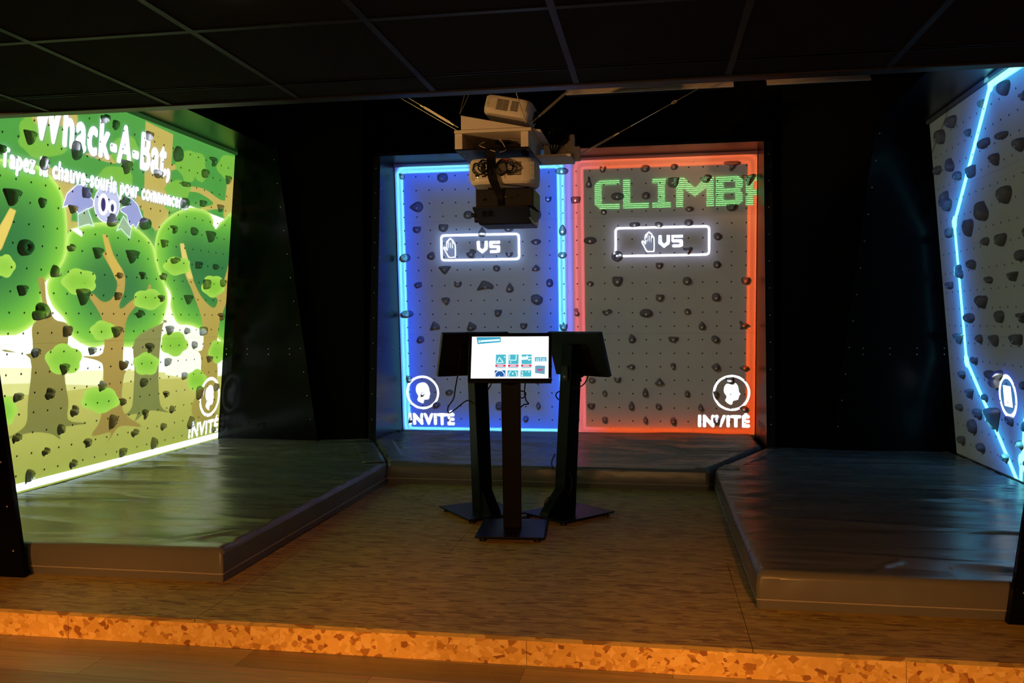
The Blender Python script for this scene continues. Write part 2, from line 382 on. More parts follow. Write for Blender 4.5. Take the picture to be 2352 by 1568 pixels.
# ------------------------------------------------------------------ climbing holds
SH = {
 'round': [(0,.5),(.36,.38),(.5,.02),(.38,-.36),(0,-.5),(-.36,-.37),(-.5,-.02),(-.36,.36)],
 'oval': [(0,.5),(.34,.38),(.5,0),(.34,-.38),(0,-.5),(-.34,-.38),(-.5,0),(-.34,.38)],
 'egg': [(0,.5),(.3,.28),(.48,-.08),(.36,-.4),(0,-.5),(-.36,-.4),(-.48,-.08),(-.3,.28)],
 'tear': [(0,.5),(.17,.3),(.42,.0),(.48,-.24),(.28,-.46),(-.05,-.5),(-.36,-.42),(-.5,-.2),(-.38,.06),(-.14,.34)],
 'tearl': [(-.5,.0),(-.2,.3),(.1,.48),(.38,.36),(.5,0),(.36,-.38),(.08,-.5),(-.22,-.32)],
 'bowl': [(-.46,.42),(-.2,.46),(.2,.44),(.48,.4),(.5,.1),(.34,-.3),(.06,-.5),(-.3,-.38),(-.5,0)],
 'cup': [(-.46,.5),(-.3,.3),(0,.16),(.28,.28),(.44,.48),(.5,.1),(.34,-.34),(0,-.5),(-.34,-.36),(-.5,.05)],
 'horn': [(-.5,.5),(-.1,.42),(.3,.34),(.5,.05),(.4,-.35),(.05,-.5),(-.3,-.3),(-.34,.1)],
 'quad': [(-.46,.4),(0,.46),(.46,.42),(.48,0),(.34,-.42),(0,-.48),(-.38,-.46),(-.5,0)],
 'tri': [(0,.5),(.16,.3),(.42,-.2),(.5,-.42),(.2,-.48),(-.25,-.5),(-.5,-.4),(-.34,-.05),(-.14,.34)],
 'lens': [(-.5,.02),(-.28,.34),(.05,.5),(.35,.34),(.5,.0),(.3,-.36),(0,-.5),(-.3,-.34)],
 'mound': [(-.5,-.22),(-.28,.14),(.02,.5),(.3,.22),(.5,-.1),(.3,-.45),(-.1,-.5),(-.38,-.42)],
 'bean': [(-.5,.1),(-.32,.42),(-.02,.3),(.3,.48),(.5,.2),(.42,-.16),(.1,-.2),(-.12,-.46),(-.42,-.4)],
 'hook': [(-.5,.38),(-.1,.48),(.32,.46),(.5,.2),(.42,-.2),(.2,-.5),(0,-.36),(.02,-.04),(-.16,.12),(-.44,.18)],
 'blob': [(-.42,.4),(0,.5),(.3,.34),(.5,.12),(.42,-.3),(.1,-.5),(-.3,-.36),(-.5,-.02)],
 'wedge': [(-.5,-.4),(-.32,.12),(-.16,.48),(.1,.4),(.42,.12),(.5,-.16),(.4,-.34),(.1,-.24),(-.2,-.34)],
 'trefoil': [(0,.5),(.18,.2),(.46,.26),(.48,-.05),(.3,-.42),(0,-.5),(-.3,-.42),(-.48,-.05),(-.46,.26),(-.18,.2)],
 'tee': [(-.5,.44),(0,.5),(.5,.4),(.46,.16),(.2,.04),(.1,-.3),(-.06,-.5),(-.16,-.3),(-.14,.06),(-.44,.2)],
 'peg': [(-.1,.5),(.16,.44),(.26,.1),(.46,-.2),(.4,-.46),(0,-.5),(-.4,-.44),(-.42,-.16),(-.2,.1)],
 'boom': [(-.5,.4),(0,.36),(.42,.5),(.5,.28),(.28,.06),(.2,-.2),(.06,-.5),(-.12,-.4),(-.1,0),(-.44,.1)],
 'bar': [(-.48,.3),(-.2,.46),(.3,.48),(.5,.2),(.48,-.3),(.1,-.42),(-.25,-.5),(-.5,-.2)],
 'ringhole': [(0,.5),(.36,.38),(.5,.02),(.34,-.3),(.02,-.5),(-.34,-.36),(-.5,-.02),(-.36,.36)],
 'heart': [(-.24,.5),(0,.3),(.26,.48),(.5,.26),(.36,-.14),(.04,-.5),(-.3,-.2),(-.5,.2)],
}
WORD = dict(round='round', oval='oval', egg='egg-shaped', tear='teardrop', tearl='pointed', bowl='bowl-shaped', cup='two-horned', horn='horned', quad='blocky', tri='triangular', lens='lens-shaped', mound='humped', bean='bean-shaped', hook='hooked', blob='lumpy', wedge='long wedge', trefoil='three-lobed', tee='T-shaped', peg='peg-shaped', boom='angular bent', bar='bar-shaped', ringhole='ring-shaped', heart='notched')
def hold(w, u, v, du, dv, kind, rot, seed, label, group):
    rnd = random.Random(seed)
    a = math.radians(rot); ca, sa = math.cos(a), math.sin(a)
    out = cr(SH[kind], 4, True)
    out = [(x * (1 + rnd.uniform(-.015, .015)), y * (1 + rnd.uniform(-.015, .015))) for x, y in out]
    pts = [(x * ca - y * sa, x * sa + y * ca) for x, y in out]
    mx0, mx1 = min(p[0] for p in pts), max(p[0] for p in pts); my0, my1 = min(p[1] for p in pts), max(p[1] for p in pts)
    pts = [(((x - mx0) / (mx1 - mx0) - .5) * du, ((y - my0) / (my1 - my0) - .5) * dv) for x, y in pts]
    cx = sum(p[0] for p in pts) / len(pts); cy = sum(p[1] for p in pts) / len(pts)
    D = min(.085, .25 * min(du, dv) + .022) * rnd.uniform(.85, 1.2)
    rings = [(1, -.001), (1.0, .25), (.94, .55), (.80, .82), (.60, .96), (.36, 1.0), (.16, .98)]
    if kind == 'ringhole': rings = [(1, -.001), (1.0, .3), (.92, .75), (.72, 1.0), (.50, .92), (.36, .5), (.28, .06)]
    tx, ty = rnd.uniform(-.5, .5), rnd.uniform(-.2, .9)     # peak leans, which gives each hold its ledge
    vs = []; n = len(pts)
    for s, h in rings:
        for x, y in pts:
            X, Y = cx + (x - cx) * s, cy + (y - cy) * s
            k = 1 + .35 * (tx * (X - cx) / (du / 2) + ty * (Y - cy) / (dv / 2)) * (h if h > 0 else 0)
            z = h * D * max(.45, k)
            if h > .2: z += .004 * noise.noise(Vector((X * 28 + seed, Y * 28, z * 20))) + .0025 * noise.noise(Vector((X * 70, Y * 70 + seed, 0)))
            vs.append((X, Y, z))
    fs = [(i * n + t, i * n + (t + 1) % n, (i + 1) * n + (t + 1) % n, (i + 1) * n + t) for i in range(len(rings) - 1) for t in range(n)]
    if kind != 'ringhole': vs.append((cx, cy, D * 1.0)); c = len(vs) - 1
    else: vs.append((cx, cy, .002)); c = len(vs) - 1
    L0 = (len(rings) - 1) * n
    fs += [(L0 + t, L0 + (t + 1) % n, c) for t in range(n)]
    b = MB(); b.add(vs, fs, M_hold, True)
    O, U, V, N = FR[w]; p = wp(w, u, v)
    o = b.build('climbing_hold')
    Mx = Matrix((( U.x, V.x, N.x, p.x), (U.y, V.y, N.y, p.y), (U.z, V.z, N.z, p.z), (0, 0, 0, 1)))
    o.matrix_world = Mx
    tag(o, label, 'climbing hold', group)
    # bolt head sunk in the face
    bz = D * (1.0 if kind != 'ringhole' else .35) + .001
    by = cy - .12 * dv * (1 if kind != 'ringhole' else 0)
    b = MB(); nn = 10
    for r0, z0, r1, z1, m in ((.0105, bz - .006, .0105, bz + .003, M_screw), (.0105, bz + .003, .005, bz + .003, M_screw), (.005, bz + .003, .0045, bz - .002, M_hole)):
        ra = [(cx + r0 * math.cos(2*PI*k/nn), by + r0 * math.sin(2*PI*k/nn), z0) for k in range(nn)] + [(cx + r1 * math.cos(2*PI*k/nn), by + r1 * math.sin(2*PI*k/nn), z1) for k in range(nn)]
        b.add(ra, [(k, (k+1) % nn, nn + (k+1) % nn, nn + k) for k in range(nn)], m)
    b.add([(cx + .0045 * math.cos(2*PI*k/nn), by + .0045 * math.sin(2*PI*k/nn), bz - .002) for k in range(nn)], [tuple(range(nn))], M_hole)
    b.build('bolt', o)
    return o
HOLDS = {
 'C': [(0.085, 2.945, 0.056, 0.069, 'horn', 0), (0.533, 2.917, 0.115, 0.1, 'round', 0), (1.816, 2.943, 0.142, 0.074, 'oval', 0), (1.671, 2.656, 0.066, 0.062, 'cup', 0), (1.959, 2.64, 0.105, 0.074, 'quad', 0), (0.237, 2.615, 0.145, 0.115, 'tearl', 0), (0.805, 2.515, 0.104, 0.09, 'round', 0), (1.533, 2.499, 0.117, 0.125, 'round', 0), (0.948, 2.793, 0.119, 0.063, 'round', 0), (0.235, 2.37, 0.087, 0.073, 'bowl', 0), (0.529, 2.381, 0.102, 0.085, 'bowl', 0), (0.95, 2.331, 0.085, 0.111, 'tear', 0), (1.241, 2.359, 0.102, 0.068, 'oval', 0), (1.816, 2.33, 0.079, 0.115, 'egg', 0), (1.53, 2.213, 0.115, 0.061, 'lens', 0), (0.093, 2.071, 0.11, 0.089, 'oval', 15), (0.381, 2.087, 0.084, 0.088, 'egg', -25), (0.827, 2.102, 0.11, 0.096, 'bean', 45), (1.241, 2.086, 0.078, 0.055, 'cup', 0), (1.81, 2.068, 0.095, 0.065, 'oval', -10), (0.533, 1.931, 0.131, 0.088, 'tri', 180), (1.102, 1.94, 0.076, 0.069, 'blob', 0), (1.525, 1.938, 0.088, 0.066, 'mound', 0), (0.229, 1.773, 0.081, 0.067, 'quad', 15), (0.673, 1.775, 0.08, 0.067, 'cup', 0), (0.972, 1.76, 0.181, 0.102, 'wedge', 0), (1.239, 1.733, 0.085, 0.107, 'tear', 0), (1.67, 1.777, 0.075, 0.087, 'round', 0), (0.532, 1.595, 0.089, 0.081, 'hook', 0), (1.531, 1.601, 0.129, 0.112, 'blob', 0), (2.244, 2.945, 0.064, 0.066, 'cup', 0), (2.678, 2.938, 0.089, 0.073, 'round', 0), (2.969, 2.945, 0.065, 0.062, 'round', 0), (3.55, 2.933, 0.162, 0.1, 'tee', 0), (2.098, 2.82, 0.064, 0.118, 'peg', 0), (2.953, 2.787, 0.131, 0.106, 'tear', -50), (3.287, 2.817, 0.105, 0.085, 'bean', 35), (3.707, 2.793, 0.123, 0.115, 'boom', 0), (2.392, 2.664, 0.129, 0.08, 'oval', 0), (2.684, 2.661, 0.08, 0.076, 'round', 0), (2.251, 2.507, 0.06, 0.057, 'round', 0), (3.122, 2.514, 0.082, 0.056, 'lens', 0), (3.546, 2.515, 0.099, 0.072, 'bowl', 0), (2.569, 2.367, 0.108, 0.053, 'bar', 0), (2.817, 2.363, 0.079, 0.056, 'blob', 0), (3.118, 2.376, 0.083, 0.071, 'round', 0), (3.411, 2.227, 0.078, 0.079, 'blob', 0), (2.106, 2.214, 0.136, 0.075, 'oval', 0), (2.384, 2.045, 0.114, 0.109, 'ringhole', 0), (3.108, 2.088, 0.093, 0.08, 'boom', 0), (2.821, 1.937, 0.074, 0.067, 'bowl', 0), (3.405, 1.941, 0.072, 0.074, 'round', 0), (2.387, 1.781, 0.109, 0.105, 'bowl', 0), (3.101, 1.777, 0.083, 0.085, 'round', 0), (3.692, 1.769, 0.084, 0.077, 'bowl', 0), (2.099, 1.762, 0.076, 0.053, 'lens', 0), (0.092, 1.458, 0.147, 0.075, 'oval', 0), (0.401, 1.325, 0.112, 0.093, 'wedge', 0), (0.813, 1.317, 0.102, 0.103, 'tear', 20), (1.108, 1.459, 0.079, 0.075, 'bowl', 0), (1.383, 1.316, 0.078, 0.065, 'bowl', 0), (1.813, 1.312, 0.088, 0.091, 'trefoil', 0), (1.957, 1.463, 0.058, 0.085, 'bean', 90), (0.236, 1.177, 0.079, 0.072, 'round', 0), (0.094, 0.736, 0.057, 0.078, 'horn', 0), (0.543, 0.592, 0.09, 0.056, 'lens', 0), (0.243, 0.581, 0.04, 0.05, 'egg', 0), (0.395, 0.451, 0.085, 0.056, 'oval', 0), (1.097, 0.447, 0.083, 0.088, 'round', 0), (1.527, 0.457, 0.049, 0.071, 'egg', 0), (1.388, 0.31, 0.06, 0.057, 'round', 0), (0.099, 0.297, 0.041, 0.068, 'egg', 0), (0.535, 0.313, 0.034, 0.056, 'egg', 0), (1.526, 0.719, 0.054, 0.044, 'round', 0), (2.825, 1.602, 0.082, 0.075, 'bowl', 0), (3.397, 1.605, 0.082, 0.088, 'round', 0), (2.277, 1.46, 0.107, 0.065, 'bean', 20), (2.683, 1.446, 0.134, 0.089, 'oval', -20), (3.106, 1.459, 0.061, 0.059, 'round', 0), (3.256, 1.309, 0.066, 0.088, 'egg', 0), (3.681, 1.314, 0.098, 0.083, 'boom', 90), (2.537, 1.178, 0.075, 0.093, 'egg', 20), (2.963, 1.167, 0.101, 0.06, 'bowl', 0), (3.394, 1.168, 0.081, 0.081, 'blob', 0), (2.521, 0.879, 0.094, 0.053, 'tearl', 0), (2.961, 0.882, 0.052, 0.076, 'tear', 180), (3.397, 0.878, 0.086, 0.084, 'quad', 30), (3.686, 0.869, 0.095, 0.05, 'lens', 0), (2.114, 0.735, 0.077, 0.054, 'tearl', 180), (2.382, 0.742, 0.076, 0.059, 'cup', 0), (2.821, 0.725, 0.104, 0.069, 'tri', 0), (2.245, 0.593, 0.051, 0.061, 'round', 0), (2.673, 0.605, 0.065, 0.094, 'egg', 0), (3.107, 0.594, 0.053, 0.064, 'round', 0), (2.099, 0.454, 0.083, 0.06, 'bowl', 0), (2.528, 0.461, 0.063, 0.095, 'egg', 0), (2.812, 0.453, 0.065, 0.066, 'blob', 0), (3.246, 0.452, 0.051, 0.072, 'egg', 0), (3.398, 0.584, 0.056, 0.076, 'tri', 180), (3.542, 0.74, 0.081, 0.063, 'cup', 0), (3.686, 0.444, 0.086, 0.053, 'lens', 0), (2.244, 0.312, 0.062, 0.054, 'round', 0), (2.674, 0.312, 0.05, 0.07, 'egg', 0), (2.964, 0.303, 0.062, 0.075, 'round', 0), (3.406, 0.311, 0.061, 0.064, 'quad', 0)],
 'L': [(1.2, 2.662, 0.093, 0.101, 'tri', 180), (0.942, 2.535, 0.06, 0.058, 'quad', 0), (1.998, 2.974, 0.091, 0.076, 'bean', 20), (2.134, 2.955, 0.06, 0.079, 'egg', 180), (1.685, 2.668, 0.086, 0.146, 'oval', 0), (1.358, 2.515, 0.074, 0.101, 'egg', 0), (2.295, 2.651, 0.109, 0.115, 'tri', 180), (2.593, 2.965, 0.077, 0.078, 'quad', 0), (2.752, 2.67, 0.113, 0.071, 'bowl', 0), (3.039, 2.9, 0.116, 0.141, 'egg', 0), (3.656, 2.942, 0.101, 0.089, 'hook', 0), (3.525, 2.805, 0.093, 0.083, 'round', 0), (3.973, 2.815, 0.08, 0.087, 'tri', 180), (3.204, 2.651, 0.131, 0.045, 'bar', 0), (3.191, 2.478, 0.101, 0.1, 'egg', 0), (3.517, 2.518, 0.078, 0.063, 'quad', 0), (3.85, 2.515, 0.091, 0.076, 'tri', 180), (1.06, 2.233, 0.121, 0.119, 'tri', 180), (1.357, 2.234, 0.06, 0.074, 'heart', 0), (1.829, 2.375, 0.091, 0.084, 'quad', 0), (1.675, 2.229, 0.074, 0.065, 'tri', 180), (2.301, 2.373, 0.089, 0.076, 'bean', 45), (2.142, 2.204, 0.086, 0.11, 'tear', 0), (2.589, 2.222, 0.107, 0.103, 'round', 0), (1.208, 1.906, 0.114, 0.115, 'ringhole', 0), (1.685, 1.944, 0.075, 0.058, 'bean', 30), (1.99, 1.927, 0.098, 0.091, 'tri', 180), (2.444, 1.932, 0.159, 0.115, 'tri', 180), (3.042, 2.221, 0.086, 0.074, 'hook', 0), (3.393, 2.239, 0.097, 0.078, 'blob', 0), (3.691, 2.218, 0.146, 0.113, 'tri', 180), (2.895, 2.081, 0.07, 0.073, 'tri', 180), (3.094, 1.944, 0.115, 0.062, 'bean', 20), (3.516, 1.928, 0.107, 0.069, 'quad', 0), (3.832, 1.931, 0.077, 0.055, 'blob', 0), (1.529, 1.76, 0.086, 0.089, 'hook', 180), (2.295, 1.767, 0.062, 0.05, 'blob', 0), (2.6, 1.782, 0.063, 0.066, 'hook', 0), (2.92, 1.791, 0.087, 0.064, 'bean', 40), (1.202, 1.607, 0.073, 0.076, 'tri', 180), (1.85, 1.579, 0.144, 0.131, 'tri', 180), (2.282, 1.597, 0.061, 0.066, 'quad', 0), (2.906, 1.593, 0.079, 0.062, 'hook', 0), (3.366, 1.594, 0.144, 0.091, 'tri', 180), (3.678, 1.752, 0.103, 0.098, 'quad', 0), (3.999, 1.775, 0.084, 0.075, 'bowl', 0), (1.397, 1.466, 0.143, 0.123, 'heart', 60), (2.599, 1.455, 0.087, 0.069, 'bean', 40), (1.693, 1.317, 0.079, 0.082, 'quad', 0), (2.288, 1.303, 0.11, 0.092, 'tri', 180), (3.993, 1.435, 0.089, 0.076, 'hook', 0), (3.066, 1.307, 0.096, 0.085, 'tri', 180), (3.366, 1.3, 0.06, 0.059, 'egg', 0), (3.666, 1.295, 0.103, 0.084, 'quad', 0), (1.365, 1.165, 0.06, 0.069, 'heart', 0), (1.989, 1.157, 0.063, 0.062, 'tri', 180), (2.762, 1.156, 0.086, 0.089, 'hook', 0), (3.521, 1.163, 0.071, 0.068, 'blob', 0), (2.411, 1.025, 0.095, 0.076, 'cup', 0), (3.076, 1.018, 0.08, 0.069, 'quad', 0), (3.81, 1.01, 0.073, 0.066, 'tri', 180), (1.681, 1.03, 0.079, 0.085, 'tri', 180), (2.715, 0.858, 0.085, 0.075, 'round', 0), (3.372, 0.872, 0.068, 0.067, 'quad', 0), (2.146, 0.871, 0.062, 0.082, 'egg', 20), (1.53, 0.86, 0.061, 0.083, 'bean', 60), (1.218, 0.862, 0.06, 0.055, 'quad', 0), (2.436, 0.714, 0.06, 0.06, 'blob', 0), (3.071, 0.723, 0.065, 0.06, 'hook', 0), (1.817, 0.704, 0.063, 0.083, 'bean', 50), (3.195, 0.577, 0.068, 0.062, 'hook', 180), (3.669, 0.687, 0.097, 0.132, 'bar', 90), (3.991, 0.719, 0.06, 0.077, 'round', 0), (2.314, 0.561, 0.086, 0.12, 'hook', 90), (2.762, 0.571, 0.06, 0.09, 'hook', 0), (1.682, 0.578, 0.06, 0.074, 'blob', 0), (3.061, 0.431, 0.06, 0.055, 'round', 0), (3.535, 0.411, 0.094, 0.12, 'tear', 0), (1.224, 0.574, 0.06, 0.058, 'bean', 20), (2.626, 0.43, 0.082, 0.057, 'bean', 30), (2, 0.427, 0.06, 0.069, 'hook', 0), (2.928, 0.297, 0.069, 0.103, 'egg', 20), (1.528, 0.432, 0.06, 0.056, 'bean', 40), (2.469, 0.282, 0.071, 0.067, 'quad', 0), (1.84, 0.29, 0.06, 0.062, 'bean', 30), (1.375, 0.279, 0.06, 0.094, 'hook', 90), (3.999, 0.284, 0.06, 0.057, 'blob', 0)],
 'R': [(1.671, 2.979, 0.148, 0.106, 'egg', 180), (1.968, 2.849, 0.15, 0.07, 'boom', 0), (1.221, 2.979, 0.089, 0.057, 'tri', 180), (0.591, 2.988, 0.179, 0.103, 'egg', 180), (0.309, 2.925, 0.142, 0.124, 'oval', 0), (0.92, 2.828, 0.092, 0.06, 'egg', 180), (1.225, 2.684, 0.188, 0.072, 'bar', 0), (1.558, 2.673, 0.177, 0.055, 'blob', 0), (1.843, 2.549, 0.107, 0.095, 'egg', 180), (0.476, 2.657, 0.125, 0.111, 'tear', 0), (1.399, 2.527, 0.129, 0.093, 'hook', 0), (0.144, 2.668, 0.16, 0.076, 'round', 0), (0.617, 2.541, 0.133, 0.075, 'blob', 0), (0.92, 2.524, 0.155, 0.093, 'quad', 0), (0.297, 2.374, 0.223, 0.173, 'bean', -60), (1.538, 2.253, 0.178, 0.13, 'egg', 180), (1.095, 2.194, 0.166, 0.15, 'tear', 0), (0.766, 2.097, 0.178, 0.142, 'heart', 0), (0.302, 2.107, 0.149, 0.081, 'quad', 0), (1.078, 1.96, 0.141, 0.063, 'tearl', 0), (1.391, 1.943, 0.172, 0.095, 'heart', 0), (1.697, 1.808, 0.14, 0.078, 'round', 0), (0.761, 1.804, 0.155, 0.079, 'blob', 0), (1.829, 1.957, 0.06, 0.07, 'oval', 0), (0.477, 1.765, 0.118, 0.114, 'bean', 80), (1.558, 1.667, 0.123, 0.07, 'tri', 180), (1.091, 1.664, 0.126, 0.055, 'blob', 0), (0.209, 1.657, 0.137, 0.06, 'quad', 0), (0.927, 1.499, 0.185, 0.102, 'heart', 0), (1.252, 1.38, 0.124, 0.092, 'egg', 180), (0.607, 1.374, 0.218, 0.077, 'oval', -15), (1.667, 1.372, 0.133, 0.079, 'boom', 0), (0.331, 1.196, 0.191, 0.093, 'tri', 180), (0.788, 1.206, 0.126, 0.068, 'tearl', 0), (1.098, 1.196, 0.147, 0.092, 'hook', 0), (1.533, 1.215, 0.141, 0.078, 'quad', 0), (0.658, 1.024, 0.096, 0.057, 'cup', 0), (0.339, 0.887, 0.105, 0.065, 'egg', 180), (1.058, 0.901, 0.277, 0.147, 'boom', 0), (1.568, 0.887, 0.069, 0.063, 'egg', 0), (0.504, 0.738, 0.099, 0.08, 'tri', 180), (0.815, 0.737, 0.09, 0.05, 'blob', 0), (0.206, 0.597, 0.11, 0.054, 'round', 0), (0.64, 0.587, 0.133, 0.076, 'quad', 0), (0.991, 0.585, 0.192, 0.174, 'tri', 180), (0.488, 0.464, 0.147, 0.119, 'oval', 0), (1.279, 0.605, 0.087, 0.078, 'round', 0), (1.547, 0.591, 0.07, 0.08, 'round', 0), (0.203, 0.31, 0.103, 0.065, 'quad', 0), (0.652, 0.309, 0.112, 0.07, 'blob', 0), (1.425, 0.449, 0.081, 0.052, 'egg', 0), (1.122, 0.301, 0.117, 0.063, 'bean', 30), (1.512, 0.321, 0.06, 0.043, 'round', 0)],
}
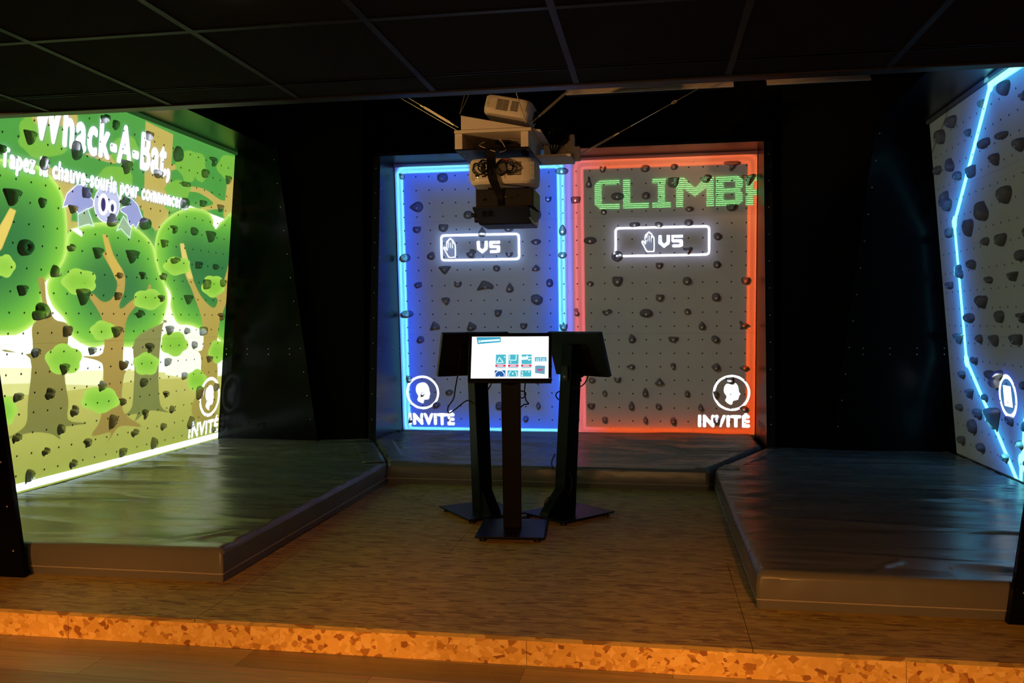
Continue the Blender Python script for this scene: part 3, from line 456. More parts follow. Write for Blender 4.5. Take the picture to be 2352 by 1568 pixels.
FOREST = [
 ('poly', '#d2d484', [(0.059, 1.041), (1.297, 0.975), (1.962, 0.964), (2.531, 0.972), (4.027, 0.833), (4.599, 0.796), (4.885, -1.388), (0.113, -0.025)]),
 ('poly', '#eef2c0', [(0.054, 1.128), (1.378, 1.055), (1.705, 1.013), (2.176, 0.993), (2.132, 0.872), (1.298, 0.95), (0.06, 1.016)]),
 ('grad', '#c0bd60', '#76892a', [(0.063, 0.961), (1.057, 0.873), (1.766, 0.86), (2.73, 0.877), (4.599, 0.796), (4.885, -1.388), (0.113, -0.025)], 0.95, 0.35),
 ('poly', '#46963c', [(-0.046, 3.103), (4.205, 3.805), (4.39, 2.392), (3.263, 2.473), (2.773, 1.762), (1.898, 1.721), (0.029, 1.632)]),
 ('poly', '#b8a854', [(1.333, 2.501), (1.701, 2.483), (1.679, 2.141), (1.792, 2.145), (1.783, 2.102), (1.636, 2.061), (1.579, 2.17)]),
 ('poly', '#b8a854', [(2.54, 3.079), (2.967, 3.057), (2.962, 2.256), (2.779, 2.178), (2.586, 2.29), (2.574, 2.571)]),
 ('poly', '#b8a854', [(3.985, 2.849), (4.122, 2.871), (4.142, 2.339), (3.943, 2.452)]),
 ('poly', '#b8a854', [(1.115, 2.823), (1.687, 2.959), (1.696, 2.846), (1.184, 2.741)]),
 ('spoly', '#b8a854', [(1.787, 2.665), (2.171, 2.721), (2.196, 2.69), (2.127, 2.651)]),
 ('spoly', '#b8a854', [(2.41, 2.472), (2.573, 2.421), (2.582, 2.328), (2.397, 2.452)]),
 ('spoly', '#b8a854', [(3.141, 2.802), (2.924, 2.784), (2.898, 2.7), (2.948, 2.729)]),
 ('spoly', '#b8a854', [(3.273, 2.64), (3.55, 2.661), (3.88, 2.6), (4.082, 2.628), (4.067, 2.558), (3.594, 2.464), (3.51, 2.475), (3.733, 2.547), (3.475, 2.608), (3.277, 2.6)]),
 ('poly', '#72b23c', [(1.581, 2.715), (1.597, 2.751), (1.583, 2.782), (1.535, 2.799), (1.468, 2.797), (1.404, 2.787), (1.344, 2.79), (1.277, 2.776), (1.22, 2.749), (1.185, 2.714), (1.156, 2.684), (1.116, 2.652), (1.102, 2.618), (1.12, 2.59), (1.164, 2.576), (1.197, 2.557), (1.236, 2.538), (1.296, 2.534), (1.363, 2.548), (1.42, 2.575), (1.484, 2.591), (1.55, 2.616), (1.593, 2.651), (1.603, 2.687)]),
 ('poly', '#72b23c', [(1.272, 2.73), (1.269, 2.756), (1.255, 2.775), (1.235, 2.784), (1.22, 2.799), (1.201, 2.811), (1.179, 2.811), (1.159, 2.797), (1.145, 2.776), (1.125, 2.764), (1.109, 2.744), (1.103, 2.719), (1.107, 2.694), (1.118, 2.674), (1.12, 2.649), (1.131, 2.628), (1.15, 2.617), (1.172, 2.619), (1.193, 2.624), (1.215, 2.622), (1.236, 2.633), (1.251, 2.654), (1.256, 2.681), (1.263, 2.704)]),
 ('poly', '#72b23c', [(2.489, 2.817), (2.465, 2.844), (2.435, 2.864), (2.417, 2.893), (2.379, 2.91), (2.329, 2.91), (2.28, 2.893), (2.236, 2.879), (2.187, 2.867), (2.146, 2.841), (2.125, 2.808), (2.126, 2.776), (2.117, 2.746), (2.112, 2.713), (2.13, 2.685), (2.169, 2.67), (2.216, 2.67), (2.254, 2.657), (2.302, 2.653), (2.353, 2.665), (2.393, 2.693), (2.417, 2.725), (2.46, 2.749), (2.488, 2.783)]),
 ('poly', '#72b23c', [(3.531, 2.891), (3.535, 2.926), (3.522, 2.96), (3.475, 2.98), (3.407, 2.982), (3.336, 2.968), (3.274, 2.974), (3.204, 2.964), (3.143, 2.938), (3.104, 2.903), (3.084, 2.869), (3.04, 2.837), (3.023, 2.801), (3.04, 2.77), (3.086, 2.752), (3.131, 2.737), (3.17, 2.714), (3.232, 2.706), (3.303, 2.717), (3.365, 2.744), (3.426, 2.764), (3.494, 2.787), (3.541, 2.822), (3.553, 2.86)]),
 ('poly', '#72b23c', [(3.376, 2.76), (3.374, 2.776), (3.358, 2.788), (3.331, 2.792), (3.309, 2.798), (3.285, 2.804), (3.255, 2.803), (3.226, 2.793), (3.206, 2.779), (3.183, 2.768), (3.16, 2.755), (3.149, 2.738), (3.153, 2.723), (3.169, 2.712), (3.172, 2.697), (3.185, 2.684), (3.21, 2.678), (3.24, 2.681), (3.268, 2.688), (3.297, 2.689), (3.327, 2.696), (3.349, 2.711), (3.358, 2.728), (3.363, 2.743)]),
 ('poly', '#72b23c', [(3.579, 2.793), (3.567, 2.807), (3.548, 2.816), (3.539, 2.83), (3.521, 2.84), (3.495, 2.841), (3.469, 2.834), (3.447, 2.825), (3.421, 2.821), (3.398, 2.809), (3.386, 2.793), (3.386, 2.776), (3.386, 2.761), (3.382, 2.745), (3.391, 2.73), (3.411, 2.722), (3.436, 2.721), (3.458, 2.717), (3.483, 2.714), (3.509, 2.719), (3.531, 2.731), (3.542, 2.748), (3.562, 2.76), (3.577, 2.776)]),
 ('poly', '#72b23c', [(4.225, 2.992), (4.217, 3.02), (4.208, 3.052), (4.167, 3.073), (4.105, 3.076), (4.039, 3.065), (3.981, 3.064), (3.916, 3.057), (3.857, 3.034), (3.819, 3.003), (3.807, 2.97), (3.768, 2.941), (3.749, 2.908), (3.762, 2.879), (3.803, 2.861), (3.853, 2.851), (3.888, 2.83), (3.944, 2.821), (4.01, 2.83), (4.069, 2.853), (4.12, 2.876), (4.183, 2.896), (4.23, 2.927), (4.244, 2.962)]),
 ('poly', '#72b23c', [(3.308, 2.614), (3.31, 2.639), (3.281, 2.657), (3.231, 2.664), (3.181, 2.666), (3.137, 2.676), (3.081, 2.674), (3.025, 2.659), (2.985, 2.637), (2.946, 2.618), (2.901, 2.598), (2.877, 2.574), (2.881, 2.551), (2.909, 2.535), (2.922, 2.516), (2.944, 2.497), (2.988, 2.487), (3.045, 2.491), (3.099, 2.504), (3.154, 2.507), (3.212, 2.519), (3.258, 2.54), (3.28, 2.566), (3.28, 2.589)]),
 ('poly', '#72b23c', [(3.107, 2.454), (3.097, 2.467), (3.076, 2.476), (3.064, 2.488), (3.045, 2.498), (3.018, 2.501), (2.99, 2.495), (2.968, 2.485), (2.94, 2.481), (2.916, 2.471), (2.901, 2.456), (2.899, 2.44), (2.903, 2.427), (2.898, 2.411), (2.906, 2.397), (2.926, 2.387), (2.952, 2.386), (2.977, 2.384), (3.003, 2.38), (3.031, 2.384), (3.055, 2.395), (3.069, 2.41), (3.086, 2.423), (3.103, 2.437)]),
 ('poly', '#72b23c', [(2.397, 2.598), (2.38, 2.615), (2.375, 2.635), (2.343, 2.649), (2.287, 2.65), (2.226, 2.641), (2.172, 2.635), (2.113, 2.628), (2.057, 2.612), (2.019, 2.59), (2.004, 2.568), (1.976, 2.548), (1.955, 2.525), (1.961, 2.506), (1.996, 2.494), (2.046, 2.492), (2.076, 2.48), (2.125, 2.475), (2.186, 2.482), (2.241, 2.499), (2.285, 2.518), (2.344, 2.533), (2.391, 2.555), (2.41, 2.579)]),
 ('poly', '#72b23c', [(2.406, 2.526), (2.414, 2.547), (2.382, 2.56), (2.319, 2.562), (2.247, 2.556), (2.193, 2.56), (2.122, 2.555), (2.049, 2.539), (1.994, 2.519), (1.952, 2.499), (1.893, 2.481), (1.858, 2.46), (1.858, 2.441), (1.889, 2.43), (1.916, 2.419), (1.939, 2.405), (1.992, 2.4), (2.063, 2.406), (2.134, 2.421), (2.202, 2.43), (2.279, 2.443), (2.343, 2.464), (2.376, 2.486), (2.375, 2.505)]),
 ('poly', '#f4ffe8', [(2.945, 1.731), (3.102, 1.579), (3.126, 1.359), (3.471, 1.295), (3.977, 1.244), (4.037, 0.751), (3.066, 0.902), (2.931, 1.536)]),
 ('crown', '#2a7038', '#86cc3c', [(1.669, 2.068), (1.939, 2.156), (2.155, 2.18), (2.477, 2.179), (2.743, 2.064), (2.824, 1.918), (2.966, 1.732), (3.031, 1.577), (2.961, 1.38), (2.794, 1.227), (2.512, 1.17), (2.214, 1.204), (1.996, 1.186), (1.757, 1.276), (1.674, 1.399), (1.523, 1.511), (1.458, 1.652), (1.539, 1.783), (1.634, 1.902)]),
 ('crown', '#2a7038', '#86cc3c', [(2.782, 2.067), (2.846, 2.226), (3.055, 2.367), (3.342, 2.454), (3.662, 2.449), (3.811, 2.33), (3.925, 2.394), (4.195, 2.416), (4.351, 1.191), (3.889, 1.246), (3.466, 1.345), (3.219, 1.371), (3.087, 1.519), (3.075, 1.638), (2.907, 1.768), (2.811, 1.917)]),
 ('crown', '#2a7038', '#86cc3c', [(-0.006, 2.306), (0.948, 2.469), (1.105, 2.478), (1.315, 2.485), (1.477, 2.41), (1.577, 2.314), (1.628, 2.16), (1.644, 2.017), (1.636, 1.87), (1.551, 1.752), (1.429, 1.667), (1.43, 1.541), (1.374, 1.399), (1.209, 1.308), (1.028, 1.296), (0.045, 1.313)]),
 ('tgrad', '#a08c46', '#6e7434', [(1.363, 1.692), (1.427, 1.689), (1.463, 1.533), (1.555, 1.408), (1.693, 1.373), (1.719, 1.279), (1.698, 0.997), (1.759, 0.779), (1.771, 0.634), (1.994, 0.583), (1.774, 0.586), (1.653, 0.577), (1.694, 0.495), (1.588, 0.55), (1.374, 0.59), (1.106, 0.57), (1.309, 0.643), (1.326, 0.819), (1.327, 1.125), (1.078, 1.184), (1.084, 1.197), (1.332, 1.164), (1.327, 1.342), (1.377, 1.408), (1.424, 1.509)]),
 ('tgrad', '#86864a', '#6e7a38', [(2.572, 1.237), (2.958, 1.369), (2.967, 1.399), (3.03, 1.396), (3.032, 1.375), (2.973, 1.34), (2.952, 0.948), (3.009, 0.633), (3.157, 0.547), (2.842, 0.594), (2.64, 0.527), (2.657, 0.586), (2.479, 0.592), (2.582, 0.661), (2.586, 0.969)]),
 ('tgrad', '#b89c4a', '#8c7a38', [(2.07, 1.929), (2.15, 1.922), (2.154, 1.873), (2.245, 1.879), (2.368, 1.784), (2.381, 1.643), (2.328, 1.538), (2.353, 1.493), (2.496, 1.568), (2.69, 1.653), (2.731, 1.709), (2.761, 1.689), (2.718, 1.613), (2.464, 1.449), (2.416, 1.266), (2.431, 0.991), (2.574, 0.983), (2.446, 0.944), (2.453, 0.635), (2.737, 0.468), (2.423, 0.506), (2.267, 0.384), (2.3, 0.47), (2.061, 0.476), (2.166, 0.614), (2.162, 0.994), (2.087, 1.073), (1.893, 1.118), (2.14, 1.133), (2.117, 1.397), (1.928, 1.591), (1.983, 1.605), (2.104, 1.546), (2.221, 1.574), (2.282, 1.69), (2.201, 1.8)]),
 ('poly', '#c8ac4c', [(2.051, 2.082), (2.115, 2.079), (2.207, 1.931), (2.335, 1.813), (2.357, 1.742), (2.253, 1.737), (2.139, 1.882)]),
 ('tgrad', '#b8a24e', '#948a3c', [(3.296, 1.833), (3.392, 1.831), (3.598, 1.638), (3.85, 1.521), (3.934, 1.601), (3.832, 1.676), (4.035, 1.809), (4.124, 2.005), (4.19, 2.01), (4.164, 1.686), (3.994, 1.364), (3.969, 1.048), (4.02, 0.887), (4.039, 0.469), (4.15, 0.344), (3.773, 0.372), (3.553, 0.52), (3.67, 0.753), (3.664, 1.06), (3.427, 1.144), (3.689, 1.105), (3.657, 1.381), (3.453, 1.664)]),
 ('poly', '#d8c368', [(3.179, 2.106), (3.245, 2.112), (3.399, 1.863), (3.446, 1.794), (3.348, 1.789), (3.233, 1.957)]),
 ('poly', '#dcc45e', [(1.059, 2.16), (1.116, 2.149), (1.077, 2.042), (1.007, 1.886), (0.916, 1.783), (0.907, 1.921)]),
 ('leaf', '#7cbc34', '#6fae34', [(1.991, 1.703), (2.005, 1.729), (1.993, 1.756), (1.955, 1.776), (1.901, 1.783), (1.849, 1.783), (1.801, 1.793), (1.746, 1.792), (1.699, 1.777), (1.671, 1.754), (1.647, 1.732), (1.614, 1.712), (1.603, 1.686), (1.618, 1.661), (1.654, 1.643), (1.682, 1.624), (1.713, 1.604), (1.762, 1.593), (1.817, 1.596), (1.864, 1.61), (1.915, 1.615), (1.967, 1.627), (2.002, 1.65), (2.009, 1.678)]),
 ('leaf', '#7cbc34', '#6fae34', [(2.98, 1.586), (2.957, 1.609), (2.911, 1.626), (2.885, 1.646), (2.845, 1.665), (2.786, 1.673), (2.724, 1.668), (2.674, 1.654), (2.615, 1.653), (2.561, 1.641), (2.528, 1.621), (2.524, 1.597), (2.532, 1.575), (2.52, 1.552), (2.535, 1.529), (2.576, 1.512), (2.633, 1.505), (2.686, 1.499), (2.742, 1.488), (2.804, 1.489), (2.858, 1.502), (2.891, 1.523), (2.928, 1.541), (2.969, 1.561)]),
 ('leaf', '#7cbc34', '#6fae34', [(2.27, 1.314), (2.277, 1.335), (2.264, 1.357), (2.232, 1.372), (2.191, 1.379), (2.156, 1.388), (2.117, 1.397), (2.075, 1.396), (2.042, 1.385), (2.023, 1.367), (1.994, 1.355), (1.971, 1.338), (1.966, 1.317), (1.982, 1.297), (2.011, 1.282), (2.023, 1.262), (2.05, 1.245), (2.09, 1.236), (2.131, 1.238), (2.167, 1.245), (2.209, 1.245), (2.246, 1.254), (2.269, 1.272), (2.27, 1.294)]),
 ('leaf', '#7cbc34', '#6fae34', [(3.428, 1.174), (3.399, 1.203), (3.359, 1.227), (3.339, 1.258), (3.293, 1.281), (3.231, 1.292), (3.17, 1.287), (3.116, 1.282), (3.055, 1.282), (3.004, 1.267), (2.977, 1.242), (2.978, 1.212), (2.969, 1.186), (2.961, 1.157), (2.982, 1.128), (3.029, 1.106), (3.087, 1.096), (3.135, 1.077), (3.194, 1.062), (3.256, 1.063), (3.307, 1.079), (3.335, 1.105), (3.389, 1.118), (3.424, 1.142)]),
 ('leaf', '#7cbc34', '#6fae34', [(1.883, 1.095), (1.889, 1.126), (1.865, 1.157), (1.819, 1.179), (1.764, 1.189), (1.724, 1.212), (1.671, 1.224), (1.617, 1.221), (1.576, 1.203), (1.548, 1.181), (1.504, 1.168), (1.478, 1.143), (1.477, 1.113), (1.502, 1.084), (1.526, 1.059), (1.544, 1.029), (1.583, 1.005), (1.636, 0.993), (1.689, 0.997), (1.739, 0.995), (1.795, 0.994), (1.843, 1.009), (1.867, 1.036), (1.865, 1.068)]),
 ('leaf', '#7cbc34', '#6fae34', [(2.401, 0.732), (2.366, 0.761), (2.344, 0.788), (2.318, 0.817), (2.265, 0.841), (2.198, 0.853), (2.135, 0.851), (2.075, 0.858), (2.011, 0.86), (1.961, 0.848), (1.937, 0.824), (1.941, 0.797), (1.912, 0.777), (1.908, 0.749), (1.935, 0.721), (1.987, 0.699), (2.043, 0.684), (2.09, 0.659), (2.153, 0.644), (2.219, 0.643), (2.269, 0.656), (2.313, 0.67), (2.37, 0.679), (2.403, 0.702)]),
 ('leaf', '#7cbc34', '#6fae34', [(2.954, 1.004), (2.954, 1.032), (2.926, 1.058), (2.88, 1.076), (2.836, 1.091), (2.795, 1.111), (2.743, 1.12), (2.693, 1.115), (2.656, 1.099), (2.619, 1.087), (2.578, 1.074), (2.558, 1.051), (2.562, 1.024), (2.589, 1), (2.598, 0.975), (2.62, 0.949), (2.661, 0.929), (2.713, 0.921), (2.762, 0.925), (2.813, 0.915), (2.866, 0.916), (2.908, 0.931), (2.926, 0.956), (2.93, 0.982)]),
 ('leaf', '#7cbc34', '#6fae34', [(4.051, 1.746), (4.016, 1.77), (4.012, 1.8), (3.983, 1.826), (3.93, 1.841), (3.869, 1.842), (3.813, 1.835), (3.755, 1.839), (3.697, 1.83), (3.656, 1.809), (3.639, 1.781), (3.627, 1.755), (3.603, 1.729), (3.606, 1.7), (3.638, 1.676), (3.689, 1.662), (3.731, 1.646), (3.778, 1.628), (3.838, 1.623), (3.896, 1.634), (3.937, 1.655), (3.989, 1.668), (4.037, 1.688), (4.06, 1.716)]),
 ('leaf', '#7cbc34', '#6fae34', [(3.815, 0.797), (3.809, 0.827), (3.778, 0.854), (3.732, 0.872), (3.7, 0.895), (3.658, 0.916), (3.607, 0.924), (3.562, 0.916), (3.53, 0.898), (3.485, 0.893), (3.449, 0.877), (3.435, 0.852), (3.444, 0.823), (3.465, 0.797), (3.468, 0.768), (3.493, 0.741), (3.536, 0.721), (3.586, 0.715), (3.632, 0.711), (3.681, 0.7), (3.73, 0.704), (3.765, 0.722), (3.777, 0.749), (3.796, 0.772)]),
 ('leaf', '#7cbc34', '#6fae34', [(4.177, 1.072), (4.163, 1.101), (4.156, 1.133), (4.127, 1.162), (4.08, 1.18), (4.029, 1.182), (3.984, 1.189), (3.934, 1.196), (3.887, 1.188), (3.857, 1.165), (3.847, 1.136), (3.823, 1.114), (3.807, 1.086), (3.816, 1.054), (3.847, 1.028), (3.891, 1.011), (3.918, 0.983), (3.961, 0.963), (4.012, 0.957), (4.057, 0.967), (4.093, 0.983), (4.141, 0.99), (4.178, 1.01), (4.191, 1.04)]),
 ('leaf', '#7cbc34', '#6fae34', [(1.227, 0.763), (1.22, 0.791), (1.201, 0.815), (1.177, 0.832), (1.161, 0.857), (1.135, 0.874), (1.106, 0.878), (1.081, 0.869), (1.059, 0.859), (1.033, 0.854), (1.015, 0.837), (1.009, 0.811), (1.016, 0.785), (1.02, 0.76), (1.024, 0.733), (1.04, 0.708), (1.067, 0.693), (1.095, 0.689), (1.12, 0.677), (1.149, 0.67), (1.176, 0.676), (1.194, 0.695), (1.199, 0.721), (1.218, 0.738)]),
 ('leaf', '#7cbc34', '#6fae34', [(3.368, 1.911), (3.372, 1.932), (3.362, 1.955), (3.322, 1.971), (3.263, 1.977), (3.201, 1.972), (3.148, 1.979), (3.086, 1.977), (3.032, 1.964), (2.997, 1.944), (2.979, 1.923), (2.94, 1.905), (2.923, 1.883), (2.938, 1.862), (2.977, 1.847), (3.016, 1.835), (3.05, 1.818), (3.104, 1.809), (3.166, 1.812), (3.22, 1.826), (3.273, 1.835), (3.333, 1.846), (3.375, 1.866), (3.387, 1.889)]),
 ('leaf', '#7cbc34', '#6fae34', [(1.141, 1.772), (1.133, 1.792), (1.114, 1.807), (1.099, 1.822), (1.083, 1.838), (1.059, 1.846), (1.032, 1.843), (1.011, 1.831), (0.988, 1.827), (0.964, 1.817), (0.949, 1.8), (0.946, 1.78), (0.954, 1.761), (0.949, 1.741), (0.955, 1.721), (0.972, 1.706), (0.996, 1.699), (1.02, 1.698), (1.043, 1.689), (1.07, 1.689), (1.093, 1.7), (1.107, 1.718), (1.118, 1.735), (1.135, 1.751)]),
 ('wing', '#9094d8', '#f4f4ff', [(1.574, 2.227), (1.614, 2.338), (1.718, 2.42), (1.845, 2.444), (1.811, 2.384), (1.927, 2.332), (1.925, 2.28), (1.824, 2.233), (1.776, 2.181), (1.735, 2.222), (1.645, 2.252)]),
 ('wing', '#9094d8', '#f4f4ff', [(2.267, 2.315), (2.375, 2.357), (2.339, 2.416), (2.4, 2.42), (2.498, 2.373), (2.589, 2.253), (2.528, 2.223), (2.494, 2.167), (2.452, 2.2), (2.401, 2.167), (2.354, 2.263), (2.269, 2.289)]),
 ('wing', '#8fae8e', '#c8f0e0', [(1.749, 2.203), (1.86, 2.263), (1.952, 2.128), (1.884, 2.138), (1.833, 2.124), (1.764, 2.1)]),
 ('wing', '#8fae8e', '#c8f0e0', [(2.226, 2.122), (2.309, 2.257), (2.431, 2.17), (2.417, 2.081), (2.345, 2.115), (2.29, 2.146)]),
 ('poly', '#cfd6f6', [(1.968, 2.407), (1.955, 2.474), (1.988, 2.488), (2.06, 2.455)]),
 ('poly', '#cfd6f6', [(2.109, 2.463), (2.197, 2.521), (2.219, 2.435), (2.193, 2.404)]),
 ('wing', '#c0c4f0', '#ffffff', [(2.256, 2.346), (2.244, 2.391), (2.216, 2.429), (2.175, 2.456), (2.127, 2.47), (2.076, 2.469), (2.026, 2.454), (1.983, 2.427), (1.951, 2.39), (1.932, 2.347), (1.929, 2.302), (1.94, 2.259), (1.966, 2.222), (2.004, 2.194), (2.051, 2.178), (2.102, 2.177), (2.152, 2.19), (2.197, 2.216), (2.232, 2.254), (2.252, 2.298)]),
 ('poly', '#ffffff', [(2.111, 2.322), (2.101, 2.359), (2.08, 2.387), (2.052, 2.399), (2.023, 2.395), (1.998, 2.375), (1.983, 2.343), (1.98, 2.305), (1.989, 2.268), (2.01, 2.241), (2.038, 2.227), (2.067, 2.231), (2.092, 2.251), (2.108, 2.283)]),
 ('poly', '#ffffff', [(2.215, 2.313), (2.208, 2.338), (2.191, 2.356), (2.168, 2.364), (2.144, 2.36), (2.124, 2.346), (2.111, 2.325), (2.108, 2.299), (2.115, 2.275), (2.132, 2.258), (2.154, 2.249), (2.178, 2.252), (2.199, 2.266), (2.212, 2.288)]),
 ('poly', '#2c2a66', [(2.075, 2.317), (2.069, 2.344), (2.056, 2.363), (2.04, 2.368), (2.026, 2.359), (2.016, 2.337), (2.015, 2.309), (2.021, 2.282), (2.034, 2.263), (2.05, 2.258), (2.064, 2.267), (2.074, 2.289)]),
 ('poly', '#2c2a66', [(2.184, 2.305), (2.18, 2.321), (2.17, 2.332), (2.159, 2.335), (2.148, 2.329), (2.14, 2.316), (2.139, 2.299), (2.143, 2.283), (2.153, 2.272), (2.165, 2.268), (2.176, 2.274), (2.183, 2.288)]),
 ('poly', '#ffffff', [(1.683, 2.083), (1.758, 2.099), (1.818, 2.072), (1.814, 2.037), (1.748, 2.056)]),
 ('poly', '#ffffff', [(3.798, 2.402), (3.87, 2.355), (3.81, 2.299), (3.746, 2.342)]),
]

ORD = ['', 'first', 'second', 'third', 'fourth', 'fifth', 'sixth', 'seventh', 'eighth', 'ninth', 'tenth', 'eleventh', 'twelfth', 'thirteenth', 'fourteenth', 'fifteenth', 'sixteenth', 'seventeenth', 'eighteenth', 'nineteenth', 'twentieth']
MARKS = {   # things in the picture a hold can be found by: (u0, v0, u1, v1, phrase)
 'C': [(.52, 2.06, 1.33, 2.28, 'inside the left VS box'), (.45, 2.30, 1.40, 2.50, 'just above the left VS box'), (.45, 1.86, 1.40, 2.03, 'just below the left VS box'),
       (2.40, 2.07, 3.30, 2.31, 'inside the right VS box'), (2.35, 2.34, 3.35, 2.46, 'just above the right VS box'), (2.15, 2.52, 3.80, 2.86, 'among the green CLIMB letters'),
       (.05, .40, .43, .78, 'by the left white head emblem'), (3.38, .42, 3.76, .80, 'by the right white head emblem'), (.05, .20, .62, .37, 'on the left word INVITÉ'), (3.20, .22, 3.77, .38, 'on the right word INVITÉ'), (1.90, .2, 2.03, 3.1, 'on the pink seam between halves')],
 'L': [(1.20, 2.64, 2.95, 3.05, 'on the white title words'), (1.0, 2.38, 3.27, 2.56, 'on the line of small white words'), (1.6, 2.05, 2.6, 2.38, 'by the purple bat'), (3.70, .43, 4.10, .83, 'by the white head emblem'), (3.5, .22, 4.11, .42, 'on the word INVITÉ')],
 'R': [(.9, .58, 1.45, .97, 'by the white ring emblem')]}
def mark_of(w, it):
    for u0, v0, u1, v1, ph in MARKS[w]:
        if u0 <= it[0] <= u1 and v0 <= it[1] <= v1: return ph
ALL_MARKED = [(w, WORD[it[4]], mark_of(w, it)) for w in HOLDS for it in HOLDS[w]]
def place_holds(w, items, where, group):
    near = lambda v: min(range(len(ROWS)), key=lambda i: abs(ROWS[i] - v))
    rows = {}
    for it in items: rows.setdefault(near(it[1] - .01), []).append(it)
    order = sorted(rows, reverse=True)
    for ri, r in enumerate(order):
        rs = sorted(rows[r], key=lambda q: q[0])
        for k, (u, v, du, dv, kind, rot) in enumerate(rs):
            size = 'small ' if du * dv < .006 else ('large ' if du * dv > .02 else '')
            c = 'lone' if len(rs) == 1 else ORD[k + 1] + ' from left'
            rr = ORD[ri + 1] + ' row from top'
            if ri == len(order) - 1: rr = 'lowest row'
            lab = f'{size}{WORD[kind]} hold, {c} in {rr}, {where}'
            mk = mark_of(w, (u, v))
            if mk and ALL_MARKED.count((w, WORD[kind], mk)) == 1: lab = f'{size}{WORD[kind]} dark hold {mk}, {where}'
            hold(w, u, v, du, dv, kind, rot, int(u * 1000) + int(v * 7000) + ord(w), lab, group)
place_holds('C', [h for h in HOLDS['C'] if h[0] < 1.93], 'blue half of centre wall', 'holds on the blue half of the centre wall')
place_holds('C', [h for h in HOLDS['C'] if h[0] >= 1.93], 'red half of centre wall', 'holds on the red half of the centre wall')
place_holds('L', HOLDS['L'], 'green forest wall', 'holds on the green forest wall')
place_holds('R', HOLDS['R'], 'cyan-lined right wall', 'holds on the right wall')

